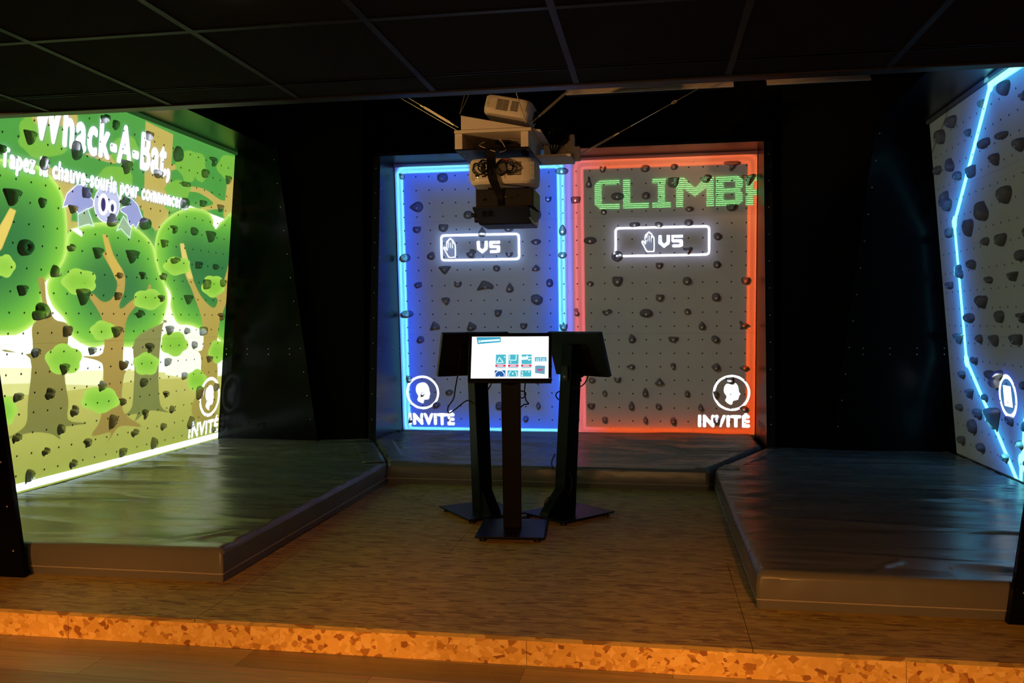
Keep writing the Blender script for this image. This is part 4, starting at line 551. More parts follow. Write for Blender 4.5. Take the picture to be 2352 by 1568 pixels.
# ------------------------------------------------------------------ crash mats
def mat_obj(label, rows, seed, wr=1.0, group='crash mats', folds=()):
    """rows: (y, x_left, x_right) from front to back"""
    rnd = random.Random(seed)
    y0, y1 = rows[0][0], rows[-1][0]
    def lim(y):
        for (a, l0, r0), (c, l1, r1) in zip(rows[:-1], rows[1:]):
            if y <= c + 1e-9: t = (y - a) / (c - a); return l0 + (l1 - l0) * t, r0 + (r1 - r0) * t
        return rows[-1][1:]
    xm = (rows[0][1] + rows[0][2]) / 2
    root = empty('crash_mat', (xm, (y0 + y1) / 2, DK), label, 'crash mat', group=group); T = Matrix.Translation(-root.location)
    ny = int((y1 - y0) / .022); nx = 110; Hh = .17
    def prof(d): # edge rounding
        r = .03
        return -(r - math.sqrt(max(0, r * r - (r - d) ** 2))) * .9 if d < r else 0
    def wrinkle(x, y, dx0, dx1, dy0, dy1):
        q = Vector((x * .55 + seed, y * 5.5, seed)); w1 = noise.noise(q) * .007
        s = noise.noise(Vector((x * 1.3, y * 1.3, seed + 4)))
        edge = math.exp(-min(dx0, dx1) / .32)
        w2 = edge * .016 * (abs(noise.noise(Vector((x * 1.2, y * 11, seed + 9)))) ** .7) * (1 + s)
        w3 = .011 * max(0, 1 - abs(noise.noise(Vector((x * .5 + 3, y * 2.2 + .35 * x, seed + 2)))) * 7) * max(0, .4 + s)
        return wr * (w1 + w2 + w3) + .004 * s
    vs = []; 
    ts = sorted(set([0, .004, .009, .016, .026] + [k / nx for k in range(1, nx)] + [1 - k for k in (0, .004, .009, .016, .026)]))
    ys = sorted(set([y0, y0 + .006, y0 + .014, y0 + .026, y1 - .006, y1 - .014, y1 - .026, y1] + [y0 + (y1 - y0) * k / ny for k in range(1, ny)]))
    nxx = len(ts)
    for y in ys:
        l, r = lim(y)
        for t in ts:
            x = l + (r - l) * t
            dx0, dx1, dy0, dy1 = x - l, r - x, y - y0, y1 - y
            z = Hh + prof(min(dx0, dx1)) + prof(min(dy0, dy1)) + wrinkle(x, y, dx0, dx1, dy0, dy1) * min(1, min(dx0, dx1, dy0, dy1) / .03 + .15)
            for (ax, ay, bx, by, amp, wd) in folds:
                ex, ey = bx - ax, by - ay; L2_ = ex * ex + ey * ey; t_ = ((x - ax) * ex + (y - ay) * ey) / L2_
                if -.1 < t_ < 1.1:
                    dd = ((x - ax) * -ey + (y - ay) * ex) / math.sqrt(L2_) + .012 * math.sin(t_ * 9 + ax)
                    if abs(dd) < wd * 4: z += 1.5 * amp * max(0, math.sin(PI * min(1, max(0, t_ * .83 + .085)))) * (math.exp(-(dd / wd) ** 2) - .6 * math.exp(-((dd - wd * 1.6) / wd) ** 2))
            vs.append((x, y, DK + z))
    fs = [(j * nxx + i, j * nxx + i + 1, (j + 1) * nxx + i + 1, (j + 1) * nxx + i) for j in range(len(ys) - 1) for i in range(nxx - 1)]
    b = MB(); b.add(vs, fs, M_vinyl, True); b.build('top_cover', root, M=T)
    # skirt around the outline
    loop = [(lim(y0)[0] + (lim(y0)[1] - lim(y0)[0]) * t, y0) for t in np.linspace(0, 1, 90)] + [(lim(y)[1], y) for y in ys[1:]] + [(lim(y1)[1] + (lim(y1)[0] - lim(y1)[1]) * t, y1) for t in np.linspace(0, 1, 60)[1:]] + [(lim(y)[0], y) for y in reversed(ys[1:-1])]
    cxm = sum(p[0] for p in loop) / len(loop); cym = sum(p[1] for p in loop) / len(loop)
    lv = []; hs = [0, .015, .045, .08, .11, .14, .1465]
    for h in hs:
        for (x, y) in loop:
            d = Vector((x - cxm, y - cym, 0)).normalized()
            bul = .008 * math.sin(PI * h / .147) + .004 * noise.noise(Vector((x * 9 + y * 9, y * 3, h * 14 + seed))) * (1 if h > .02 else 0)
            lv.append((x + d.x * bul, y + d.y * bul, DK + .0005 + h))
    n = len(loop)
    fs = [(i * n + t, i * n + (t + 1) % n, (i + 1) * n + (t + 1) % n, (i + 1) * n + t) for i in range(len(hs) - 1) for t in range(n)]
    b = MB(); b.add(lv, fs, M_vinyl, True); b.build('side_skirt', root, M=T)
    b = MB(); b.tube([lv[2 * n + k % n] for k in range(n + 1)], .0038, M_piping, 6, False); b.build('piping', root, M=T)
    return root
mL = mat_obj('grey vinyl crash mat under the green forest wall, left', [(4.19, -4.44, -2.245), (7.02, -4.44, -2.245), (8.36, -4.44, -2.83)], 3, folds=[(-4.4, 5.25, -2.9, 5.35, .008, .02), (-4.4, 5.85, -3.3, 5.95, .008, .018), (-4.4, 6.4, -3.3, 6.55, .010, .02), (-4.4, 7.1, -3.3, 7.2, .010, .02), (-4.4, 7.6, -3.4, 7.7, .009, .02), (-2.65, 4.27, -2.3, 4.6, .008, .03), (-3.4, 7.5, -2.6, 7.9, .006, .025)])
mC = mat_obj('grey vinyl crash mat under the blue and red centre wall', [(6.99, -2.23, .42), (8.35, -2.81, 1.0), (9.20, -2.76, .99)], 8, wr=1.4, folds=[(-2.45, 7.95, -1.90, 9.15, .016, .04), (-1.90, 7.02, -1.80, 8.1, .015, .035), (-2.2, 7.3, -1.7, 7.7, .010, .03), (-2.1, 8.3, -1.3, 8.5, .008, .03), (-.5, 8.9, .45, 7.7, .015, .035), (-.2, 7.3, .40, 7.9, .010, .03), (-1.2, 7.1, -.9, 8.6, .010, .04), (.2, 8.5, .8, 8.6, .008, .03), (.1, 8.8, .9, 8.85, .008, .03)])
mR = mat_obj('grey vinyl crash mat with tape mark under the right wall', [(4.17, .475, 2.62), (7.02, .475, 2.62), (8.28, 1.06, 2.62)], 14, folds=[(1.2, 6.47, 2.6, 6.42, .007, .02), (1.4, 5.1, 2.6, 5.12, .007, .02), (1.3, 6.0, 2.6, 5.95, .007, .02), (1.2, 7.3, 2.6, 7.2, .006, .02), (.5, 5.6, .92, 5.68, .011, .016), (.5, 6.0, .98, 6.1, .011, .016), (.5, 6.3, .9, 6.37, .011, .016), (.5, 5.3, .8, 5.33, .009, .016), (.5, 6.62, 1.1, 6.78, .010, .018), (.5, 4.9, .78, 4.93, .008, .016), (1.02, 4.25, 1.2, 4.5, .006, .02)])
def flap(parent, a, c, wid, side, lift=.004):
    """joining flap laid along a mat edge from a to c"""
    A, B = Vector((*a, 0)), Vector((*c, 0)); d = (B - A).normalized(); nrm = Vector((-d.y, d.x, 0)) * side
    T = Matrix.Translation(-parent.location); vs = []; N_ = 30
    for k in range(N_ + 1):
        p = A.lerp(B, k / N_)
        for j in range(6):
            q = p + nrm * wid * j / 5; z = MT + lift + .003 * noise.noise(Vector((q.x * 16, q.y * 16, j))) + (.0 if 0 < j < 5 else -.004)
            vs.append((q.x, q.y, z))
    b = MB(); b.add(vs, [(k * 6 + j, k * 6 + j + 1, (k + 1) * 6 + j + 1, (k + 1) * 6 + j) for k in range(N_) for j in range(5)], M_vinyl, True)
    o = b.build('joining_flap', parent, M=T); s = o.modifiers.new('sol', 'SOLIDIFY'); s.thickness = .004
flap(mL, (-2.262, 7.03), (-2.82, 8.33), .20, 1, .010)
flap(mC, (-2.225, 7.01), (-2.78, 8.32), .17, -1, .012)
flap(mR, (.495, 7.03), (1.05, 8.26), .15, -1, .010)
flap(mC, (.41, 7.01), (.97, 8.32), .10, 1, .010)
# small white tape mark on the right mat
b = MB(); b.add([(1.36, 4.335, MT + .014), (1.395, 4.35, MT + .014), (1.40, 4.345, MT + .014), (1.375, 4.30, MT + .014)], [(0, 1, 2, 3)], M_piping); b.build('tape_mark', mR, M=Matrix.Translation(-mR.location))

# ------------------------------------------------------------------ kiosks
S_white = emis('screen_white', '#ffffff', 1.5); S_teal = emis('screen_teal', '#3fa9c9', 1.0); S_blue = emis('screen_blue', '#2f62b0', .9); S_tile2 = emis('screen_pale_teal', '#4fb9cb', 1.05)
S_red = emis('screen_red', '#d8446e', 1.0); S_pale = emis('screen_pale', '#dffbff', 1.2); S_grey = emis('screen_grey', '#a9a4a4', 1.1); S_box = emis('screen_box', '#6fa6bd', 1.0); S_pink = emis('screen_pink', '#c05a86', 1.0)
S_led = emis('blue_led', '#4060ff', 3)
def make_kiosk():
    r = empty('information_kiosk', (0, 0, DK), '', 'kiosk')
    b = MB(); b.box((-.215, -.25, .026), (.215, .25, .036), M_kiosk); b.build('base_plate', r, bevel=.003)
    for sx in (-1, 1):
        for sy in (-1, 1):
            b = MB(); b.tube([(sx * .17, sy * .205, 0), (sx * .17, sy * .205, .026)], .022, M_blkplast, 12); b.build('foot', r)
    # leaning column: front face, returns, open at the back, gusset at the foot
    def sec(z, y, wf, wb, d): return [Vector((-wf/2, y, z)), Vector((wf/2, y, z)), Vector((wb/2, y + d, z)), Vector((-wb/2, y + d, z))]
    b = MB(); b.hexa(sec(.036, -.02, .118, .10, .11), sec(1.20, -.085, .128, .11, .085), M_kiosk); b.build('column', r, bevel=.004)
    b = MB(); b.prism([(-.04, .09, .036), (-.04, .23, .036), (-.04, .22, .06), (-.04, .085, .20)], (.08, 0, 0), M_kiosk); b.build('gusset', r)
    b = MB(); b.box((-.03, .0845, .95), (.03, .0885, 1.05), M_blkplast); b.box((-.012, .0885, .97), (.012, .090, .985), M_piping); b.build('cable_cover', r, M=Matrix.Translation((0, -.062, 0)))
    # monitor, tilted back
    Mt = Matrix.Translation((0, -.115, 1.135)) @ Matrix.Rotation(math.radians(-17), 4, 'X')
    b = MB(); b.box((-.262, -.012, -.16), (.262, .022, .16), M_blkplast, Mt)
    b.box((-.12, .022, -.12), (.12, .038, .06), M_blkplast, Mt)
    mon = b.build('monitor', r, bevel=.004)
    b = MB(); b.box((-.03, .03, -.16), (.03, .06, -.05), M_kiosk, Mt); b.build('bracket', r)
    v, t = text_mesh('iiyama', .01); v = (v - v.min(0)); v = v / v[:, 0].max() * .062
    b = MB(); b.add([Mt @ Vector((.031 - q[0], .0226, .128 + q[1])) for q in v], t, M_bar); b.build('maker_lettering', mon)
    b = MB(); k = [0]
    def quad(x0, z0, x1, z1, m, lv=1, sk=0):
        k[0] += 1; y = -.0125 - .0003 * lv
        b.add([Mt @ Vector(p) for p in ((x0, y, z0), (x1, y, z0 + sk), (x1, y, z1 + sk), (x0, y, z1))], [(0, 1, 2, 3)], m)
    def polyf(pts, m, lv): b.add([Mt @ Vector((x, -.0125 - .0003 * lv, z)) for x, z in pts], [tuple(range(len(pts)))], m)
    X = lambda zx: (zx - 1155) / 2015 * .487; Z = lambda zy: (758 - zy) / 1130 * .272
    quad(X(150), Z(1320), X(2160), Z(195), S_white, 0)
    polyf([(X(300), Z(400)), (X(915), Z(345)), (X(905), Z(205)), (X(265), Z(205))], S_teal, 1)
    polyf([(X(375), Z(345)), (X(890), Z(310)), (X(880), Z(260)), (X(375), Z(295))], S_pale, 2)
    polyf([(X(780), Z(340)), (X(890), Z(330)), (X(890), Z(318)), (X(780), Z(325))], S_teal, 3)
    # little climber logo
    polyf([(X(310), Z(285)), (X(340), Z(300)), (X(372), Z(280)), (X(352), Z(315)), (X(370), Z(372)), (X(342), Z(345)), (X(312), Z(368)), (X(330), Z(322))], S_pale, 2)
    for i, x in enumerate((790, 1120, 1460)):
        quad(X(x), Z(1045), X(x + 265), Z(680), S_tile2); quad(X(x - 10), Z(1012), X(x + 265), Z(952), S_red, 2); quad(X(x + 50), Z(992), X(x + 200), Z(972), S_pale, 3)
        quad(X(x - 10), Z(952), X(x + 265), Z(942), S_white, 3); quad(X(x - 10), Z(1024), X(x + 265), Z(1012), S_white, 3)
        quad(X(x - 20), Z(1275), X(x + 260), Z(1105), (S_blue, S_tile2, S_tile2)[i])
    def line(pts, wd, m, lv=3):
        for (x0, y0), (x1, y1) in zip(pts[:-1], pts[1:]):
            dx, dy = x1 - x0, y1 - y0; L_ = math.hypot(dx, dy); nx_, ny_ = -dy / L_ * wd / 2, dx / L_ * wd / 2
            polyf([(X(x0 + nx_), Z(y0 + ny_)), (X(x1 + nx_), Z(y1 + ny_)), (X(x1 - nx_), Z(y1 - ny_)), (X(x0 - nx_), Z(y0 - ny_))], m, lv)
    line([(815, 905), (880, 755), (990, 895), (835, 905)], 20, S_pale)
    line([(1150, 690), (1150, 835), (1320, 835), (1320, 690)], 20, S_pale)
    line([(1465, 750), (1720, 750)], 22, S_pale); line([(1640, 820), (1710, 820)], 20, S_pale); line([(1460, 800), (1630, 790)], 50, S_white)
    for cx, cy, q in ((1020, 750, 18), (1180, 890, 18), (1605, 728, 20), (1655, 830, 22), (1240, 1195, 22), (1660, 1145, 20), (1485, 1235, 24)):
        polyf([(X(cx + q * math.cos(t)), Z(cy + q * math.sin(t))) for t in np.linspace(0, 2*PI, 9)[:-1]], S_pale, 4)
    line([(785, 1270), (785, 1190), (855, 1120), (950, 1120), (1020, 1190), (1020, 1270)], 20, S_pale); line([(880, 1275), (898, 1245)], 20, S_pale)
    line([(1135, 1270), (1135, 1190), (1190, 1125)], 20, S_pale); line([(1300, 1130), (1345, 1190), (1345, 1270)], 20, S_pale); line([(1475, 1130), (1500, 1190)], 20, S_pale); line([(1570, 1125), (1590, 1150)], 14, S_pale)
    for x in (1805, 1962):
        quad(X(x), Z(870), X(x + 145), Z(755), S_teal)
        for j in range(3): quad(X(x + 25), Z(800 + 28 * j), X(x + 120), Z(788 + 28 * j), S_pale, 2)
    polyf([(X(1815), Z(1180)), (X(2065), Z(1210)), (X(2075), Z(985)), (X(1890), Z(975)), (X(1815), Z(985))], S_box, 1)
    polyf([(X(1850), Z(1070)), (X(2030), Z(1070)), (X(1990), Z(1125)), (X(1900), Z(1125))], S_pink, 2)
    line([(1925, 250), (2010, 255), (2000, 345), (1910, 340), (1925, 250)], 7, S_grey, 2); line([(1905, 375), (1990, 375)], 8, S_grey, 2)
    b.build('screen', mon)
    b = MB(); b.box((.250, -.0135, -.137), (.254, -.012, -.133), S_led, Mt); b.build('power_light', mon)
    return r
def copy_tree(o, parent=None):
    c = o.copy(); C.objects.link(c); c.parent = parent
    for ch in list(o.children): copy_tree(ch, c)
    return c
k0 = make_kiosk()
KI = [((-.905, 5.445), 4.4, 'front black kiosk with its white menu screen facing the camera'),
      ((-1.215, 5.945), 218, 'black kiosk behind on the left, back of screen to camera'),
      ((-.600, 5.965), 139.7, 'black kiosk behind on the right, back of screen to camera')]
kios = []
for i, ((x, y), a, lab) in enumerate(KI):
    o = k0 if i == 0 else copy_tree(k0)
    o.location = (x, y, DK); o.rotation_euler = (0, 0, math.radians(a)); tag(o, lab, 'kiosk', 'touchscreen kiosks'); kios.append(o)
def cable_on(o, pts, r=.0045, name='cable'):
    M_ = (Matrix.Translation(o.location) @ Matrix.Rotation(o.rotation_euler.z, 4, 'Z')).inverted()
    b = MB(); b.tube(cr([tuple(M_ @ Vector(p)) for p in pts], 7), r, M_cable, 7); b.build(name, o)
cable_on(kios[1], [(-1.34, 5.8, 1.131), (-1.36, 5.8, 1.034), (-1.373, 5.8, 0.959), (-1.413, 5.8, 0.898), (-1.407, 5.8, 0.858), (-1.364, 5.8, 0.883), (-1.293, 5.8, 0.938), (-1.262, 5.8, 0.944), (-1.225, 5.8, 0.921)], 0.0045)
cable_on(kios[0], [(-0.842, 5.62, 1.103), (-0.848, 5.62, 1.022), (-0.84, 5.62, 0.97), (-0.822, 5.62, 0.945), (-0.852, 5.62, 0.939), (-0.884, 5.62, 0.915)], 0.0045)
cable_on(kios[0], [(-0.883, 5.62, 1.031), (-0.851, 5.62, 1.025), (-0.842, 5.62, 1.002), (-0.863, 5.62, 0.982), (-0.898, 5.62, 0.99)], 0.004)
cable_on(kios[1], [(-1.102, 5.8, 1.09), (-1.111, 5.8, 1.051), (-1.139, 5.8, 1.014)], 0.0045)
cable_on(kios[2], [(-0.447, 5.92, 1.127), (-0.465, 5.92, 1.075), (-0.502, 5.92, 1.039), (-0.556, 5.92, 1.03)], 0.0045)
cable_on(kios[2], [(-0.537, 5.92, 1.135), (-0.519, 5.92, 1.105), (-0.498, 5.92, 1.075), (-0.51, 5.92, 1.114), (-0.519, 5.92, 1.132)], 0.004)
cable_on(kios[2], [(-0.64, 5.86, 1.01), (-0.661, 5.86, 0.998), (-0.667, 5.86, 0.977), (-0.649, 5.86, 0.95)], 0.0045)
cable_on(kios[2], [(-0.675, 5.86, 0.578), (-0.694, 5.86, 0.539), (-0.7, 5.86, 0.506), (-0.685, 5.86, 0.47)], 0.0045)
cable_on(kios[2], [(-0.587, 5.9, 0.453), (-0.569, 5.9, 0.399), (-0.569, 5.9, 0.339), (-0.594, 5.9, 0.272)], 0.0045)
cable_on(kios[2], [(-0.698, 5.86, 0.286), (-0.728, 5.86, 0.27), (-0.75, 5.86, 0.233), (-0.747, 5.86, 0.197), (-0.735, 5.86, 0.18)], 0.0045)
cable_on(kios[1], [(-1.11, 5.86, 0.263), (-1.094, 5.86, 0.242), (-1.095, 5.86, 0.212), (-1.113, 5.86, 0.193)], 0.0045)


# ------------------------------------------------------------------ suspended projector rig
rig = empty('hanging_projector_shelf', (-1.14, 6.4, 2.735), 'cream board shelf unit hung on chains under the ceiling edge', 'shelf')
T = Matrix.Translation(-rig.location)
def part(name, fn, parent=rig, bevel=.003, TT=None):
    b = MB(); fn(b); return b.build(name, parent, bevel=bevel, M=T if TT is None else TT)
part('top_board', lambda b: b.box((-1.42, 6.08, 2.845), (-.858, 6.80, 2.867), M_ply))
part('side_board', lambda b: b.box((-1.42, 6.1, 2.735), (-1.364, 6.80, 2.8448), M_ply))
part('side_board', lambda b: b.box((-.937, 6.1, 2.735), (-.882, 6.80, 2.8448), M_ply))
part('back_board', lambda b: b.box((-1.364, 6.76, 2.735), (-.937, 6.78, 2.8448), M_ply))
part('underside_plate', lambda b: (b.box((-1.42, 6.1, 2.725), (-.882, 6.80, 2.7348), M_kiosk), [b.box((x, y, 2.7235), (x + .008, y + .008, 2.7252), M_screw) for x in (-1.40, -.90) for y in (6.16, 6.3, 6.5, 6.7)]))
part('wedge_board', lambda b: b.prism([(-1.378, 6.12, 2.867), (-1.378, 6.12, 2.972), (-.90, 6.12, 2.874), (-.90, 6.12, 2.867)], (0, .02, 0), M_ply))
part('wedge_board', lambda b: b.prism([(-1.378, 6.62, 2.867), (-1.378, 6.62, 2.972), (-.90, 6.62, 2.874), (-.90, 6.62, 2.867)], (0, .02, 0), M_ply))
part('slanted_plate', lambda b: b.prism([(-1.38, 6.12, 2.972), (-1.38, 6.12, 2.982), (-.795, 6.12, 2.856), (-.795, 6.12, 2.846)], (0, .55, 0), M_ply))
part('wing_board', lambda b: b.box((-.9, 6.52, 2.735), (-.62, 6.86, 2.755), M_ply))
part('wing_board', lambda b: b.hexa([(-.86, 6.80, 2.755), (-.64, 6.80, 2.755), (-.64, 6.815, 2.755), (-.86, 6.815, 2.755)], [(-.86, 6.80, 2.885), (-.71, 6.80, 2.885), (-.71, 6.815, 2.885), (-.86, 6.815, 2.885)], M_ply))
part('wing_bracket', lambda b: b.prism([(-.64, 6.78, 2.757), (-.575, 6.78, 2.757), (-.575, 6.78, 2.86), (-.618, 6.78, 2.86), (-.618, 6.78, 2.955), (-.672, 6.78, 2.955), (-.70, 6.78, 2.86)], (0, .09, 0), M_ply))
part('ceiling_flange', lambda b: (b.tube([(-1.12, 6.42, 2.8445), (-1.12, 6.42, 2.83)], .06, M_blkplast, 16), b.tube([(-1.12, 6.42, 2.84), (-1.12, 6.42, 2.74)], .02, M_blkplast, 12)))
part('loose_wire', lambda b: (b.tube(cr([(-1.22, 6.2, 2.80), (-1.25, 6.16, 2.77), (-1.20, 6.12, 2.74), (-1.12, 6.09, 2.705)], 6), .003, M_slat), b.tube(cr([(-1.12, 6.25, 2.83), (-1.08, 6.18, 2.78), (-1.05, 6.12, 2.72), (-1.09, 6.09, 2.70)], 6), .003, M_slat)), bevel=0)

def projector_box(name, loc, dims, M_, label, group, lens='y', rot=None, vents=()):
    r = empty(name, loc, label, 'projector', group=group)
    if rot: r.rotation_euler = rot
    w_, d_, h_ = dims
    # body: rounded plan, softly curved underside
    b = MB(); N_ = 28; rings = []
    for (z, s) in ((-h_/2, .90), (-h_/2 * .82, .97), (-h_/2 * .4, 1), (h_/2 * .55, 1), (h_/2 * .86, .985), (h_/2, .95)):
        rg = []
        for k in range(N_):
            a = 2*PI*(k + .5)/N_; e = .35
            x = math.copysign(abs(math.cos(a)) ** e, math.cos(a)) * w_/2 * s; y = math.copysign(abs(math.sin(a)) ** e, math.sin(a)) * d_/2 * s
            rg.append((x, y, z))
        rings.append(rg)
    vs = [v for q in rings for v in q]; n_ = N_
    b.add(vs, [(i*n_+t, i*n_+(t+1) % n_, (i+1)*n_+(t+1) % n_, (i+1)*n_+t) for i in range(len(rings)-1) for t in range(n_)], M_, False)
    b.add(rings[0], [tuple(range(n_))[::-1]], M_); b.add(rings[-1], [tuple(range(n_))], M_)
    body = b.build('body', r, bevel=.004)
    for (x0, z0, x1, z1, nl) in vents:
        b = MB(); st_ = (z1 - z0) / nl
        for k in range(nl):
            for a, c in ((x0, (x0 + x1) / 2 - .001), ((x0 + x1) / 2 + .001, x1)): b.box((a, -d_/2 - .0015, z0 + k * st_), (c, -d_/2 + .004, z0 + k * st_ + st_ * .55), M_vent)
        b.build('vent_grille', body)
    return r
def ribs(r, x0, x1, y, z0, z1, n, m):
    b = MB()
    for k in range(n):
        z = z0 + (z1 - z0) * k / n; b.box((x0, y - .003, z), (x1, y + .002, z + (z1 - z0) / n * .45), m)
    b.build('rib_trim', r)
# top one: lies on the slanted plate, its end turned to the right hand wall
p1 = projector_box('projector', (-1.045, 6.33, 3.035), (.36, .30, .135), M_cream, 'cream projector lying tilted on top of the hanging shelf', 'hanging projectors', rot=(math.radians(-6), math.radians(12.5), math.radians(-5)), vents=((-.075, -.035, .015, .045, 9), (.035, -.03, .09, .045, 9)))
ribs(p1, -.160, -.085, -.150, -.03, .055, 9, M_cream); ribs(p1, .105, .15, -.150, -.02, .05, 7, M_cream)
b = MB(); b.tube([(.175, .02, .0), (.20, .02, .0)], .045, M_blkplast, 20); b.tube([(.199, .02, 0), (.202, .02, 0)], .036, M_lens, 20); b.build('lens', p1)
# middle one: hung below the shelf, back panel with sockets to the camera, lens to the centre wall
p2 = projector_box('projector', (-1.105, 6.42, 2.592), (.50, .40, .185), M_cream, 'cream projector with coiled black cables, hung below the shelf', 'hanging projectors', vents=((.045, -.035, .150, .065, 9),))
b = MB(); b.box((-.205, -.2035, -.055), (.03, -.195, .075), M_cream)
for x, z, w2, h2 in ((-.19, .05, .012, .012), (-.165, .03, .02, .01), (-.19, -.04, .03, .014), (-.14, -.045, .03, .012), (-.15, .01, .02, .02), (-.09, -.045, .025, .01)): b.box((x, -.2048, z), (x + w2, -.203, z + h2), M_blkplast)
b.build('socket_panel', p2)
ribs(p2, -.243, -.21, -.2, -.07, .06, 13, M_cream); ribs(p2, .165, .247, -.2, -.07, .06, 13, M_cream)
b = MB(); b.box((.02, -.205, .072), (.05, -.2, .078), mat('red_badge', '#c02010', .4, emit=('#ff2010', .3))); b.build('red_badge', p2)
b = MB(); b.box((-.176, -.2052, -.048), (-.170, -.2045, -.042), emis('green_led', '#d8ffa0', 2)); b.build('status_light', p2)
b = MB(); b.tube([(0.0, .20, .0), (0.0, .225, 0)], .055, M_blkplast, 20); b.tube([(0, .224, 0), (0, .228, 0)], .044, M_lens, 20); b.build('lens', p2)
for x in (-.15, .12):
    b = MB(); b.box((x, -.02, .092), (x + .05, .03, .128), M_kiosk); b.build('hanger', p2)
# black control box and black projector at the bottom
r3 = empty('black_control_box', (-1.085, 6.42, 2.40), 'plain black box clamped between the cream projector and black projector', 'equipment box')
b = MB(); b.box((-.215, -.17, -.066), (.215, .20, .064), M_blkplast); b.build('case', r3, bevel=.006)
b = MB()
for x, z, w2, h2 in ((-.01, .0, .03, .008), (.05, -.01, .012, .012), (.09, .01, .02, .006), (-.16, -.02, .03, .015)): b.box((x, -.1715, z), (x + w2, -.169, z + h2), M_kiosk)
b.box((.0, -.1722, .003), (.015, -.171, .007), mat('yellow_tab', '#b8a820', .5)); b.build('socket_panel', r3)
for x in (-.15, .13):
    b = MB(); b.box((x, -.02, .064), (x + .03, .03, .098), M_kiosk); b.build('hanger', r3)
p3 = empty('projector', (-1.10, 6.42, 2.272), 'black projector at the very bottom of the hanging stack', 'projector', group='hanging projectors')
b = MB(); b.hexa([(-.19, -.10, -.062), (.21, -.10, -.062), (.21, .22, -.062), (-.19, .22, -.062)], [(-.225, -.21, .062), (.20, -.21, .062), (.225, .22, .062), (-.225, .22, .0625)], M_blkplast)
b.build('body', p3, bevel=.012)
b = MB(); b.hexa([(.2005, -.19, -.03), (.211, -.09, -.055), (.213, .2, -.055), (.213, .2, -.03)], [(.2035, -.19, -.018), (.213, -.09, -.045), (.216, .2, -.045), (.216, .2, -.018)], M_steel); b.build('chrome_strip', p3)
b = MB()
for x in (-.15, -.105): b.box((x, -.188, -.01), (x + .032, -.175, .02), M_kiosk)
b.build('socket_panel', p3)
b = MB(); b.tube([(-.215, .02, .0), (-.245, .02, .0)], .03, M_blkplast, 18); b.tube([(-.244, .02, 0), (-.247, .02, 0)], .024, M_lens, 18); b.build('lens', p3)
b = MB(); b.tube([(-.205, -.15, .005), (-.236, -.15, .005)], .014, M_blkplast, 12); b.build('focus_knob', p3)
# flat strap down the front
rs = empty('cable_strap', (-1.16, 6.15, 2.6), 'flat black strap hanging down the front of the projector stack', 'strap')
def strap(b):
    pts = cr([(-1.155, 6.10, 2.724, .036), (-1.158, 6.12, 2.66, .034), (-1.165, 6.17, 2.58, .034), (-1.158, 6.19, 2.52, .032), (-1.135, 6.215, 2.46, .03), (-1.115, 6.235, 2.40, .024), (-1.11, 6.235, 2.34, .02)], 5)
    vs = []
    for x, y, z, h in pts: vs += [(x - h, y, z), (x + h, y, z), (x + h, y + .006, z), (x - h, y + .006, z)]
    n_ = len(pts); b.add(vs, [(4*i + a, 4*i + (a+1) % 4, 4*i + 4 + (a+1) % 4, 4*i + 4 + a) for i in range(n_-1) for a in range(4)] + [(0,1,2,3), (4*n_-4, 4*n_-3, 4*n_-2, 4*n_-1)], M_kiosk)
part('strap', strap, rs, 0, Matrix.Translation(-rs.location))
# coiled cables
rc = empty('cable_coil', (-1.18, 6.17, 2.6), 'coils of black cable tied behind the strap on the cream projector', 'cable')
rnd = random.Random(4)
for q, (cx_, cz_) in enumerate(((-1.225, 2.62), (-1.20, 2.60), (-1.065, 2.605), (-1.09, 2.60), (-1.25, 2.60))):
    pts = []; R1, R2 = rnd.uniform(.035, .06), rnd.uniform(.04, .055)
    for k in range(26):
        a = k * 2*PI/8.5; pts.append((cx_ + (R1 + rnd.uniform(-.012, .012)) * math.cos(a), 6.185 - .002 * (k % 9) - .006 * q + rnd.uniform(-.004, .004), cz_ + (R2 + rnd.uniform(-.012, .012)) * math.sin(a)))
    b = MB(); b.tube(cr(pts, 4), .0038, M_cable, 6); b.build('cable_loop', rc, M=Matrix.Translation(-rc.location))
# black bundle on the wing
rw = empty('cable_bundle', (-.70, 6.75, 2.88), 'tangle of dark cables on the right wing of the hanging shelf', 'cable')
for q in range(5):
    pts = [(-.72 + rnd.uniform(-.12, .08), 6.7 + rnd.uniform(-.06, .1), 2.90 + rnd.uniform(-.03, .09)) for k in range(9)]
    pts[0] = (-.78, 6.7, 2.76)
    b = MB(); b.tube(cr(pts, 6), .006, M_cable, 6); b.build('cable_loop', rw, M=Matrix.Translation(-rw.location))
